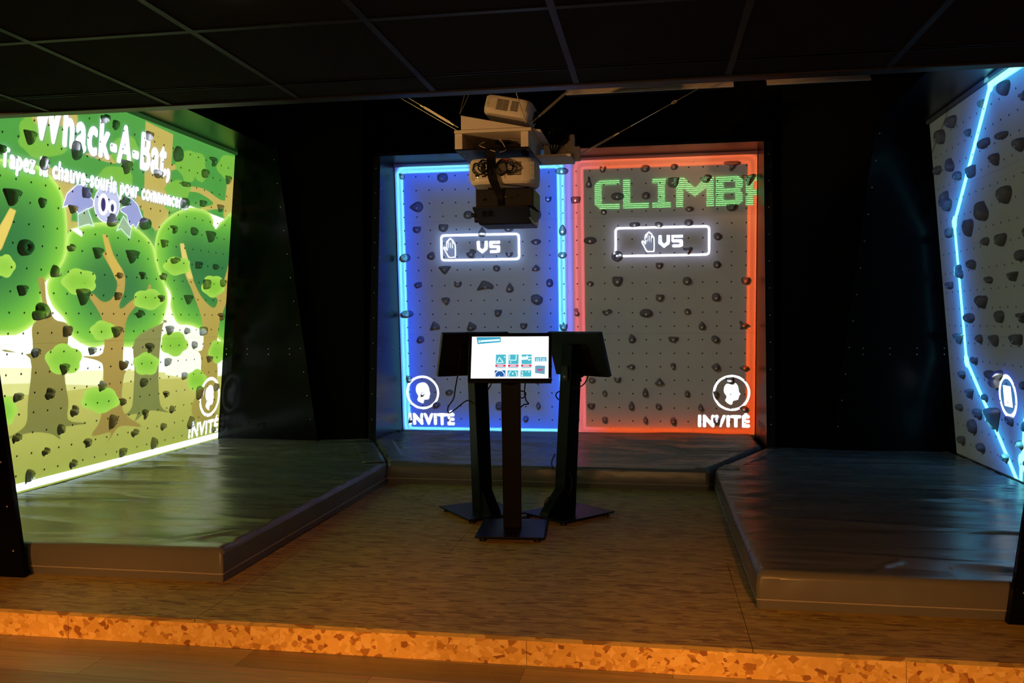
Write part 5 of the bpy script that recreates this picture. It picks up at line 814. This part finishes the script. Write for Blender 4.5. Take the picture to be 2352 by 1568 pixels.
# chains / turnbuckles / wires
def wire(label, a, c, tb=None, r=.0028, hook=True):
    A, B = Vector(a), Vector(c); root = empty('suspension_wire', tuple(B), label, 'suspension wire', group='suspension wires'); TT = Matrix.Translation(-B)
    top = B + (A - B) * ((4.3 - B.z) / (A.z - B.z))
    b = MB(); b.tube([top, B], r, M_steel, 6); b.build('wire', root, M=TT)
    if tb:
        d = (B - A).normalized(); s = d.cross(Vector((0, 1, 0))).normalized() * .006
        P, Q = A.lerp(B, tb[0]), A.lerp(B, tb[1]); b = MB()
        for g in (1, -1): b.tube([P, P.lerp(Q, .12) + s * g, P.lerp(Q, .88) + s * g, Q], .0035, M_steel, 6)
        for e in (P, Q): b.tube([e - d * .012, e + d * .012], .008, M_steel, 8)
        b.build('turnbuckle', root, M=TT)
        b = MB(); e = A.lerp(B, tb[0] * .45); pts = [e + d * (.022 * math.cos(t)) + s * (1.5 * math.sin(t)) for t in np.linspace(0, 2*PI, 13)]
        b.tube(pts, .003, M_steel, 6, False); b.build('hook', root, M=TT)
        if hook:
            b = MB()
            for k in range(4):
                e = A.lerp(B, tb[0] * (.1 + .07 * k)); b.tube([e - s * .6, e + s * .6], .006, M_steel, 6)
            b.build('clamp', root, M=TT)
wire('turnbuckle wire running up left from the shelf corner', (-2.02, 6.2, 3.29), (-1.402, 6.14, 2.90), (.55, .93))
wire('thin plain wire running up left to the ceiling edge', (-2.12, 6.2, 3.31), (-1.40, 6.14, 2.872), None, .0018)
wire('left short vertical wire above the shelf corner', (-1.31, 6.2, 3.36), (-1.396, 6.16, 3.0), None, .002)
wire('right short vertical wire above the shelf corner', (-1.23, 6.2, 3.36), (-1.394, 6.16, 3.0), None, .002)
wire('steep wire crossing in front of the top projector', (-1.06, 6.1, 3.42), (-.90, 6.1, 2.90), None, .0035)
wire('turnbuckle wire running up right from the shelf end', (-.40, 6.2, 3.31), (-.87, 6.14, 2.905), (.45, .86))
wire('long thin wire climbing right toward the slatted duct', (.50, 6.5, 3.28), (-.578, 6.82, 2.80), (.72, .97), .002, False)

# ------------------------------------------------------------------ projected pictures (thrown by the projectors as real light)
class Canvas:
    def __init__(s, W_, H_, ppm, u0=0., v0=0.):
        s.u0, s.v0, s.W, s.H, s.p = u0, v0, W_, H_, ppm; s.w, s.h = int(W_ * ppm), int(H_ * ppm)
        s.a = np.zeros((s.h, s.w, 3), np.float32)
        s.U, s.V = np.meshgrid(u0 + (np.arange(s.w) + .5) / ppm, v0 + (np.arange(s.h) + .5) / ppm)
        s.U = s.U.astype(np.float32); s.V = s.V.astype(np.float32)
    def mask(s, pts):
        """coverage mask of a polygon, 2x supersampled"""
        P = (np.array(pts, float) - (s.u0, s.v0)) * s.p; m = np.zeros((s.h, s.w), np.float32)
        x0, x1 = int(max(0, P[:, 0].min() - 1)), int(min(s.w, P[:, 0].max() + 2)); y0, y1 = int(max(0, P[:, 1].min() - 1)), int(min(s.h, P[:, 1].max() + 2))
        if x1 <= x0 or y1 <= y0: return m
        ww = x1 - x0; sub = np.zeros((y1 - y0, ww), np.float32); xs_ = x0 + (np.arange(ww * 2) + .5) / 2
        n = len(P)
        for yi in range((y1 - y0) * 2):
            y = y0 + (yi + .5) / 2; cr_ = []
            for i in range(n):
                (ax, ay), (bx, by) = P[i], P[(i + 1) % n]
                if (ay <= y) != (by <= y): cr_.append(ax + (y - ay) / (by - ay) * (bx - ax))
            if not cr_: continue
            cr_ = np.sort(cr_); k = np.searchsorted(cr_, xs_) % 2
            sub[yi // 2] += (k[0::2] + k[1::2]) * .25
        m[y0:y1, x0:x1] = sub; return m
    def blur(s, m, r, it=3):
        k = max(1, int(r * s.p / 1.7)); 
        for _ in range(it):
            for ax in (0, 1):
                pad = [(0, 0), (0, 0)]; pad[ax] = (k + 1, k); c = np.cumsum(np.pad(m, pad, mode='edge'), axis=ax, dtype=np.float64)
                n = m.shape[ax]; hi = np.take(c, np.arange(n) + 2 * k + 1, ax); lo = np.take(c, np.arange(n), ax); m = ((hi - lo) / (2 * k + 1)).astype(np.float32)
        return m
    def mix(s, m, col):
        col = np.array(col, np.float32); s.a = s.a * (1 - m[..., None]) + (col if col.ndim == 3 else col[None, None]) * m[..., None]
    def addc(s, m, col): s.a = s.a + m[..., None] * np.array(col, np.float32)
    def text_mask(s, string, u0, v0, u1, v1, offset=0., spacing=1.):
        v, t = text_mesh(string, offset, spacing); lo, hi = v.min(0), v.max(0)
        q = (v - lo) / (hi - lo) * (u1 - u0, v1 - v0) + (u0, v0); m = np.zeros((s.h, s.w), np.float32)
        P = (q - (s.u0, s.v0)) * s.p
        for tr in t:
            A, B, D = P[list(tr)]
            x0, x1 = int(max(0, min(A[0], B[0], D[0]))), int(min(s.w, max(A[0], B[0], D[0]) + 2)); y0, y1 = int(max(0, min(A[1], B[1], D[1]))), int(min(s.h, max(A[1], B[1], D[1]) + 2))
            if x1 <= x0 or y1 <= y0: continue
            X, Y = np.meshgrid(np.arange(x0, x1) + .5, np.arange(y0, y1) + .5)
            e = lambda p, r: (r[0] - p[0]) * (Y - p[1]) - (r[1] - p[1]) * (X - p[0])
            a_, b_, c_ = e(A, B), e(B, D), e(D, A)
            ins = ((a_ >= 0) & (b_ >= 0) & (c_ >= 0)) | ((a_ <= 0) & (b_ <= 0) & (c_ <= 0))
            m[y0:y1, x0:x1] = np.maximum(m[y0:y1, x0:x1], ins)
        return m
    def dilate(s, m, r):
        k = max(1, int(round(r * s.p))); b = m > .5; ys_, xs_ = np.where(b)
        if len(ys_) == 0: return m
        y0, y1, x0, x1 = max(0, ys_.min() - k - 1), ys_.max() + k + 2, max(0, xs_.min() - k - 1), xs_.max() + k + 2
        sub = b[y0:y1, x0:x1]; out = np.zeros_like(sub); h, w = sub.shape
        for dy in range(-k, k + 1):
            hw = int(math.sqrt(k * k - dy * dy)); c = np.cumsum(np.pad(sub, ((0, 0), (hw + 1, hw))).astype(np.int32), 1); q = (c[:, 2 * hw + 1:] - c[:, :w]) > 0
            if dy >= 0: out[dy:] |= q[:h - dy]
            else: out[:dy] |= q[-dy:]
        m = m.copy(); m[y0:y1, x0:x1] = out; return m
    def image(s, name):
        im = bpy.data.images.new(name, s.w, s.h, float_buffer=True, alpha=False)
        s.a[s.V < .166] = 0
        px_ = np.ones((s.h, s.w, 4), np.float32); px_[..., :3] = np.maximum(s.a, 0); im.pixels.foreach_set(px_.ravel()); im.update(); im.pack(); return im
def seg_dist(cv, a, c):
    ax, ay = a; dx, dy = c[0] - ax, c[1] - ay; t = np.clip(((cv.U - ax) * dx + (cv.V - ay) * dy) / (dx * dx + dy * dy), 0, 1)
    return np.hypot(cv.U - ax - dx * t, cv.V - ay - dy * t)
def rrect(cv, u0, v0, u1, v1, r):
    qx = np.abs(cv.U - (u0 + u1) / 2) - (u1 - u0) / 2 + r; qy = np.abs(cv.V - (v0 + v1) / 2) - (v1 - v0) / 2 + r
    return np.hypot(np.maximum(qx, 0), np.maximum(qy, 0)) + np.minimum(np.maximum(qx, qy), 0) - r
HEAD = [((x - 482) / 107, (1050 - y) / 107) for x, y in ((482,948),(450,956),(422,978),(411,1010),(414,1045),(432,1072),(440,1090),(434,1108),(421,1124),(444,1146),(470,1160),(489,1164),(490,1146),(494,1124),(528,1121),(546,1112),(550,1094),(548,1076),(562,1066),(561,1056),(549,1038),(549,1010),(543,984),(526,962),(505,950))]
HAND = [(-.95,.05),(-.80,.12),(-.62,-.02),(-.50,-.16),(-.52,.62),(-.42,.74),(-.32,.64),(-.24,.84),(-.12,.94),(-.02,.96),(.04,.92),(.12,.84),(.30,.78),(.36,.66),(.40,.50),(.52,.52),(.60,.40),(.62,-.62),(.56,-.90),(-.30,-.90),(-.62,-.45),(-.78,-.20),(-.92,-.06)]
def hand(cv, cu, cw, s, col):
    P = [(cu + x * s * .75, cw + y * s) for x, y in HAND]; dmin = None
    for a, c in zip(P, P[1:] + P[:1]):
        d = seg_dist(cv, a, c); dmin = d if dmin is None else np.minimum(dmin, d)
    for x in (-.28, -.02, .24):
        dmin = np.minimum(dmin, .0035 + seg_dist(cv, (cu + x * s * .75, cw + .05 * s), (cu + x * s * .75, cw + .62 * s)))
    cv.mix(np.clip((.0075 - dmin) / .003, 0, 1), col)
WHITE = (2.8, 3.1, 3.3)

def centre_picture():
    cv = Canvas(3.95, 3.25, 400, -.03, -.05)
    base_l = np.array([.046, .058, .105]); base_r = np.array([.046, .040, .038])
    t = np.clip((cv.U - 1.80) / .2, 0, 1)[..., None]; cv.a[:] = base_l * (1 - t) + base_r * t
    # blue frame
    d = rrect(cv, .05, .155, 1.805, 3.02, .07); ad = np.abs(d)
    glow = np.exp(-(np.maximum(0, -d) / .17) ** 1.6) * (d < .02) + np.exp(-np.maximum(0, d) / .05) * (d >= .02)
    glow = glow * (cv.U < 2.0)
    soft = np.clip(glow * 1.1, 0, 1)
    cv.mix(soft * .95, (.008, .10, .95)); 
    core = np.clip((.052 - ad) / .02, 0, 1); cv.mix(core * .92, (.11, .62, 1.25))
    for off in (.018, -.028): cv.mix(np.clip((.016 - np.abs(d - off)) / .01, 0, 1) * .95, (.26, 1.05, 1.5))
    # lilac overlap then red frame
    lil = np.exp(-((cv.U - 1.885) / .04) ** 2); cv.mix(lil * .85 * (cv.V < 3.05), srgb('#9a86ff'))
    d = rrect(cv, 1.985, .165, 3.765, 3.01, .06); ad = np.abs(d)
    inside = np.exp(-np.maximum(0, -d) / .035) * .30 * (d < 0); cv.mix(inside, srgb('#e05a38'))
    bot = np.exp(-np.maximum(0, cv.V - .18) / .10) * (d < 0) * .75; cv.mix(bot, srgb('#d8481c'))
    topf = np.clip((cv.V - .15) / 2.8, 0, 1)[..., None]; lf = np.clip((2.3 - cv.U) / .4, 0, 1)[..., None]
    red = np.array(srgb('#e2460e')) * (1 - topf) + np.array(srgb('#dc5a34')) * topf; red = red * (1 - lf) + np.array(srgb('#d66478')) * lf
    core = np.clip((.065 - ad) / .015, 0, 1); cv.a = cv.a * (1 - core[..., None]) + (red * .78) * core[..., None]
    for off in (.028, -.04): k = np.clip((.018 - np.abs(d - off)) / .01, 0, 1)[..., None]; cv.a = cv.a * (1 - k) + red * 1.12 * k
    out = ((d > .065) & (cv.U > 2.05)); cv.mix(out.astype(np.float32) * .6, srgb('#b04a38'))
    # boxes with VS and a hand
    for (u0, v0, u1, v1, hu, vs0, vs1) in ((.497, 2.035, 1.347, 2.302, .60, .89, 1.135), (2.372, 2.045, 3.328, 2.335, 2.72, 2.815, 3.055)):
        d = np.abs(rrect(cv, u0, v0, u1, v1, .035)); cv.addc(np.exp(-d / .045) * .55, srgb('#8fb4ff') if u0 < 2 else srgb('#a8a8d0'))
        cm = (v0 + v1) / 2
        m = cv.text_mask('V', vs0, cm - .06, vs0 + (vs1 - vs0) * .48, cm + .062, .03) * 0
        V_ = [(0, 1), (.27, 1), (.27, .46), (.5, .26), (.73, .46), (.73, 1), (1, 1), (1, .32), (.5, -.04), (0, .32)]
        S_ = [(0, 1), (1, 1), (1, .78), (.26, .78), (.26, .63), (.9, .63), (1, .53), (1, .12), (.84, 0), (.08, 0), (.08, .22), (.73, .22), (.73, .41), (.1, .41), (0, .5)]
        wv = (vs1 - vs0) * .5
        for P, x in ((V_, vs0), (S_, vs0 + wv * 1.1)): 
            mm = cv.mask([(x + a * wv * .95, cm - .062 + c * .125) for a, c in P]); cv.addc(cv.blur(mm, .03) * .35, srgb('#a8c0ff')); cv.mix(mm, WHITE)
        cv.addc(np.exp(-(np.hypot((cv.U - hu) / .9, cv.V - cm) / .1) ** 2) * .25, srgb('#9fb8ff'))
        hand(cv, hu, cm - .005, .108, np.array(WHITE) * .6)
        cv.mix(np.clip((.013 - d) / .005, 0, 1), WHITE)
    # CLIMBA in block letters with scan lines
    g0, g1 = 2.538, 2.84
    L_ = {'C': (2.157, 2.418, [(.22, 1), (1, 1), (1, .82), (.30, .82), (.28, .80), (.28, .20), (.30, .17), (1, .17), (1, 0), (.22, 0), (0, .16), (0, .84)]),
          'L': (2.452, 2.718, [(0, 1), (.28, 1), (.28, .18), (1, .18), (1, 0), (0, 0)]),
          'I': (2.752, 2.940, [(0, 1), (1, 1), (1, .82), (.69, .82), (.69, .18), (1, .18), (1, 0), (0, 0), (0, .18), (.31, .18), (.31, .82), (0, .82)]),
          'M': (2.995, 3.372, [(0, 1), (.2, 1), (.5, .62), (.8, 1), (1, 1), (1, 0), (.81, 0), (.81, .62), (.5, .33), (.19, .62), (.19, 0), (0, 0)]),
          'B': (3.392, 3.660, [(0, 1), (.82, 1), (1, .86), (1, .62), (.88, .51), (1, .40), (1, .14), (.82, 0), (0, 0)]),
          'A': (3.690, 3.960, [(0, 0), (0, .84), (.2, 1), (.8, 1), (1, .84), (1, 0), (.72, 0), (.72, .32), (.28, .32), (.28, 0)])}
    m = np.zeros_like(cv.U)
    for k, (a, c, P) in L_.items(): m = np.maximum(m, cv.mask([(a + x * (c - a), g0 + y * (g1 - g0)) for x, y in P]))
    for a, c, y0, y1 in ((.3, .72, .60, .80), (.3, .72, .20, .42)): m = np.minimum(m, 1 - cv.mask([(3.392 + a * .268, g0 + y0 * .302), (3.392 + c * .268, g0 + y0 * .302), (3.392 + c * .268, g0 + y1 * .302), (3.392 + a * .268, g0 + y1 * .302)]))
    m = np.minimum(m, 1 - cv.mask([(3.690 + a * .27, g0 + y * .302) for a, y in ((.28, .52), (.72, .52), (.72, .80), (.28, .80))]))
    ln = (.55 + .45 * np.sin((cv.V - g0) / (g1 - g0) * 2 * PI * 15)); cv.addc(cv.blur(m, .035) * .22, srgb('#58c060'))
    cv.mix(m * .92, np.array(srgb('#9cff9c'))[None, None] * ln[..., None])
    # rings, heads, INVITE
    for cu, cw, r, g in ((.237, .585, .176, (-70, -40)), (3.562, .604, .178, (500, 501))):
        dd = np.hypot(cv.U - cu, cv.V - cw); ang = np.degrees(np.arctan2(cv.V - cw, cv.U - cu)); gap = (ang > g[0] + 0) & (ang < g[1])
        k = np.clip((.0125 - np.abs(dd - r)) / .005, 0, 1); cv.mix(k * (1 - .0 * gap), WHITE)
        hd = [(cu + x * .116, cw + y * .116) for x, y in HEAD]; cv.mix(cv.mask(hd), WHITE)
    for u0, u1, v0, v1 in ((.068, .592, .222, .352), (3.22, 3.752, .238, .366)):
        m = cv.text_mask('INVITÉ', u0 + .010, v0 + .008, u1 - .010, v1 + .025, 0, 1.14); cv.mix(cv.blur(cv.dilate(m, .0075), .003, 1), WHITE)
    return cv

def forest_picture():
    cv = Canvas(4.20, 3.20, 330, -.02, -.05); cv.a[:] = srgb('#e6fadf')
    cv.a *= 1.35
    def G(m, c0, c1):
        rr = np.where(m.max(1) > .3)[0]
        if len(rr) == 0: return
        t = np.clip((np.arange(cv.h) - rr[0]) / max(1, rr[-1] - rr[0]), 0, 1)[:, None, None]
        col = np.array(srgb(c1)) * (1 - t) + np.array(srgb(c0)) * t; cv.a = cv.a * (1 - m[..., None]) + col * m[..., None]
    for op in FOREST:
        k = op[0]
        if k == 'poly': cv.mix(cv.blur(cv.mask(op[2]), .004, 1), srgb(op[1]))
        elif k == 'spoly': cv.mix(cv.mask(cr(op[2], 6, True)), srgb(op[1]))
        elif k == 'grad': G(cv.mask(op[3]), op[1], op[2])
        elif k == 'tgrad': m = cv.mask(cr(op[3], 4, True)); cv.mix(cv.blur(m, .02) * .25, srgb(op[2])); G(m, op[1], op[2])
        elif k == 'crown':
            m = cv.mask(cr(op[3], 6, True)); cv.mix(np.clip(cv.blur(m, .06) * 1.1, 0, 1) * .4, srgb('#c8f080'))
            q = cv.blur(m, .34, 3); q = np.clip((q - .42) / .58, 0, 1)[..., None]; rim = np.clip((cv.blur(m, .05) - .5) * 2.2, 0, 1)[..., None]
            mid = np.array(srgb('#5aa83a')); t1 = np.clip(q * 2, 0, 1); t2 = np.clip(q * 2 - 1, 0, 1)
            col = (np.array(srgb(op[2])) * (1 - t1) + mid * t1) * (1 - t2) + np.array(srgb(op[1])) * t2; col = np.array(srgb('#c4ea70')) * (1 - rim) + col * rim
            cv.a = cv.a * (1 - m[..., None]) + col * m[..., None]
        elif k == 'leaf':
            m = cv.mask(cr(op[3], 5, True)); col = np.array(srgb(op[1])); inner = cv.blur(m, .08)[..., None]; col = np.array(srgb('#b4e05a')) * (1 - inner) + col * inner
            cv.a = cv.a * (1 - m[..., None]) + col * m[..., None]
        elif k == 'wing':
            m = cv.mask(op[3]); e = np.clip(m - (cv.blur(m, .012, 1) > .93), 0, 1); cv.mix(cv.blur(m, .03) * .3, srgb('#ffffff')); cv.mix(m * .85, srgb(op[1])); cv.mix(e, np.array(srgb(op[2])) * 1.2)
    cv.a *= 1.12
    # words
    for s_, u0, v0, u1, v1, of in (('Whack-A-Bat,', 1.235, 2.62, 2.95, 2.985, .012), ('Tapez la chauve-souris pour commencer...', .955, 2.385, 3.27, 2.555, .0048)):
        m = cv.dilate(cv.text_mask(s_, u0 + of, v0 + of, u1 - of, v1 - of, 0, 1.15), of); sh = np.roll(np.roll(m, -3, 0), 3, 1); cv.mix(cv.blur(sh, .012) * .7, srgb('#2c5a48')); cv.addc(cv.blur(m, .035) * .35, (.5, .6, 1.0)); cv.mix(cv.blur(m, .006, 1), (2.4, 2.55, 2.8))
    dd = np.abs(np.hypot(cv.U - 3.892, cv.V - .625) - .185); cv.mix(np.clip((.017 - dd) / .005, 0, 1), WHITE)
    cv.mix(cv.mask([(3.885 + x * .12, .625 + y * .125) for x, y in HEAD]), WHITE)
    cv.mix(cv.blur(cv.dilate(cv.text_mask('INVITÉ', 3.535, .256, 4.09, .417, 0, 1.12), .0075), .003, 1), WHITE)
    # bright line along the foot
    d = seg_dist(cv, (-.1, .208), (4.3, .208)); cv.mix(np.exp(-d / .04) * .4, srgb('#d8f060')); cv.mix(np.clip((.030 - d) / .008, 0, 1), (2.4, 3.1, 2.8))
    return cv

def right_picture():
    cv = Canvas(2.60, 3.25, 300, -.03, -.05); cv.a[:] = (.026, .028, .027); 
    P = [(2.2, 3.066), (1.404, 3.078), (.421, 2.174), (.440, 1.012), (.820, .639), (1.287, .165), (1.42, .02)]
    Q = [(1.52, .62), (1.45, .40), (1.40, .30), (1.30, -.05)]
    d = np.full_like(cv.U, 9)
    for R_ in (P, Q):
        for a, c in zip(R_[:-1], R_[1:]): d = np.minimum(d, seg_dist(cv, a, c))
    cv.addc(np.exp(-(d / .20) ** 1.3) * .95, srgb('#2a6cd8')); cv.mix(np.exp(-(d / .075) ** 1.5) * .9, srgb('#2fb4ff'))
    core = np.clip((.032 - d) / .012, 0, 1)
    for a, r in ((P[1], .06), (P[2], .062), (P[3], .062), ((1.41, .31), .07)): core = np.maximum(core, np.clip((r - np.hypot(cv.U - a[0], cv.V - a[1])) / .014, 0, 1))
    cv.mix(core, (.55, 2.6, 3.2))
    c0 = (1.25, .78); dd = np.abs(np.hypot(cv.U - c0[0], cv.V - c0[1]) - .150); cv.addc(np.exp(-dd / .03) * .8, srgb('#1c50ff')); cv.mix((np.hypot(cv.U - c0[0], cv.V - c0[1]) < .15) * .7, srgb('#2c78b8')); cv.mix(np.clip((.018 - dd) / .006, 0, 1), WHITE)
    cv.mix(cv.mask([(c0[0] - .075, c0[1] - .075), (c0[0] + .075, c0[1] - .075), (c0[0] + .065, c0[1] + .08), (c0[0] - .075, c0[1] + .08)]), WHITE)
    return cv

def throw(name, w, loc, cv, gain):
    """a projector's light: the picture leaves one point and lands undistorted (keystone corrected) on its wall"""
    O, U, V, N = FR[w]; loc = Vector(loc); D = (loc - O).dot(N); im = cv.image(name)
    l = bpy.data.lights.new(name, 'POINT'); l.shadow_soft_size = 0; l.use_nodes = True; nt = l.node_tree; L = nt.links
    l.energy = gain * D * D
    em = nt.nodes['Emission']; geo = nt.nodes.new('ShaderNodeNewGeometry')
    def dot(vec):
        n = nt.nodes.new('ShaderNodeVectorMath'); n.operation = 'DOT_PRODUCT'; L.new(geo.outputs['Incoming'], n.inputs[0]); n.inputs[1].default_value = tuple(vec); return n.outputs['Value']
    def ma(op, a, c):
        n = nt.nodes.new('ShaderNodeMath'); n.operation = op
        for i, q in enumerate((a, c)):
            if isinstance(q, (int, float)): n.inputs[i].default_value = q
            else: L.new(q, n.inputs[i])
        return n.outputs[0]
    cw = ma('MAXIMUM', dot(-N), .02)
    def coord(ax, off, size):
        q = ma('DIVIDE', dot(ax), cw); q = ma('MULTIPLY', q, D); q = ma('ADD', q, (loc - O).dot(ax) - off); return ma('DIVIDE', q, size)
    cb = nt.nodes.new('ShaderNodeCombineXYZ'); L.new(coord(U, cv.u0, cv.W), cb.inputs[0]); L.new(coord(V, cv.v0, cv.H), cb.inputs[1])
    tx = nt.nodes.new('ShaderNodeTexImage'); tx.image = im; tx.extension = 'CLIP'; tx.interpolation = 'Linear'; L.new(cb.outputs[0], tx.inputs[0])
    front = ma('GREATER_THAN', dot(-N), .05)
    st_ = ma('MULTIPLY', ma('DIVIDE', 1.0, ma('POWER', cw, 3.0)), front)
    L.new(tx.outputs['Color'], em.inputs[0]); L.new(st_, em.inputs[1])
    o = bpy.data.objects.new(name, l); C.objects.link(o); o.location = loc; return o
GAIN = 65.8
throw('centre_projection', 'C', (-1.105, 6.70, 2.592), centre_picture(), GAIN)
throw('forest_projection', 'L', (-1.42, 6.44, 2.272), forest_picture(), GAIN)
throw('right_projection', 'R', (-.80, 6.33, 2.99), right_picture(), GAIN)
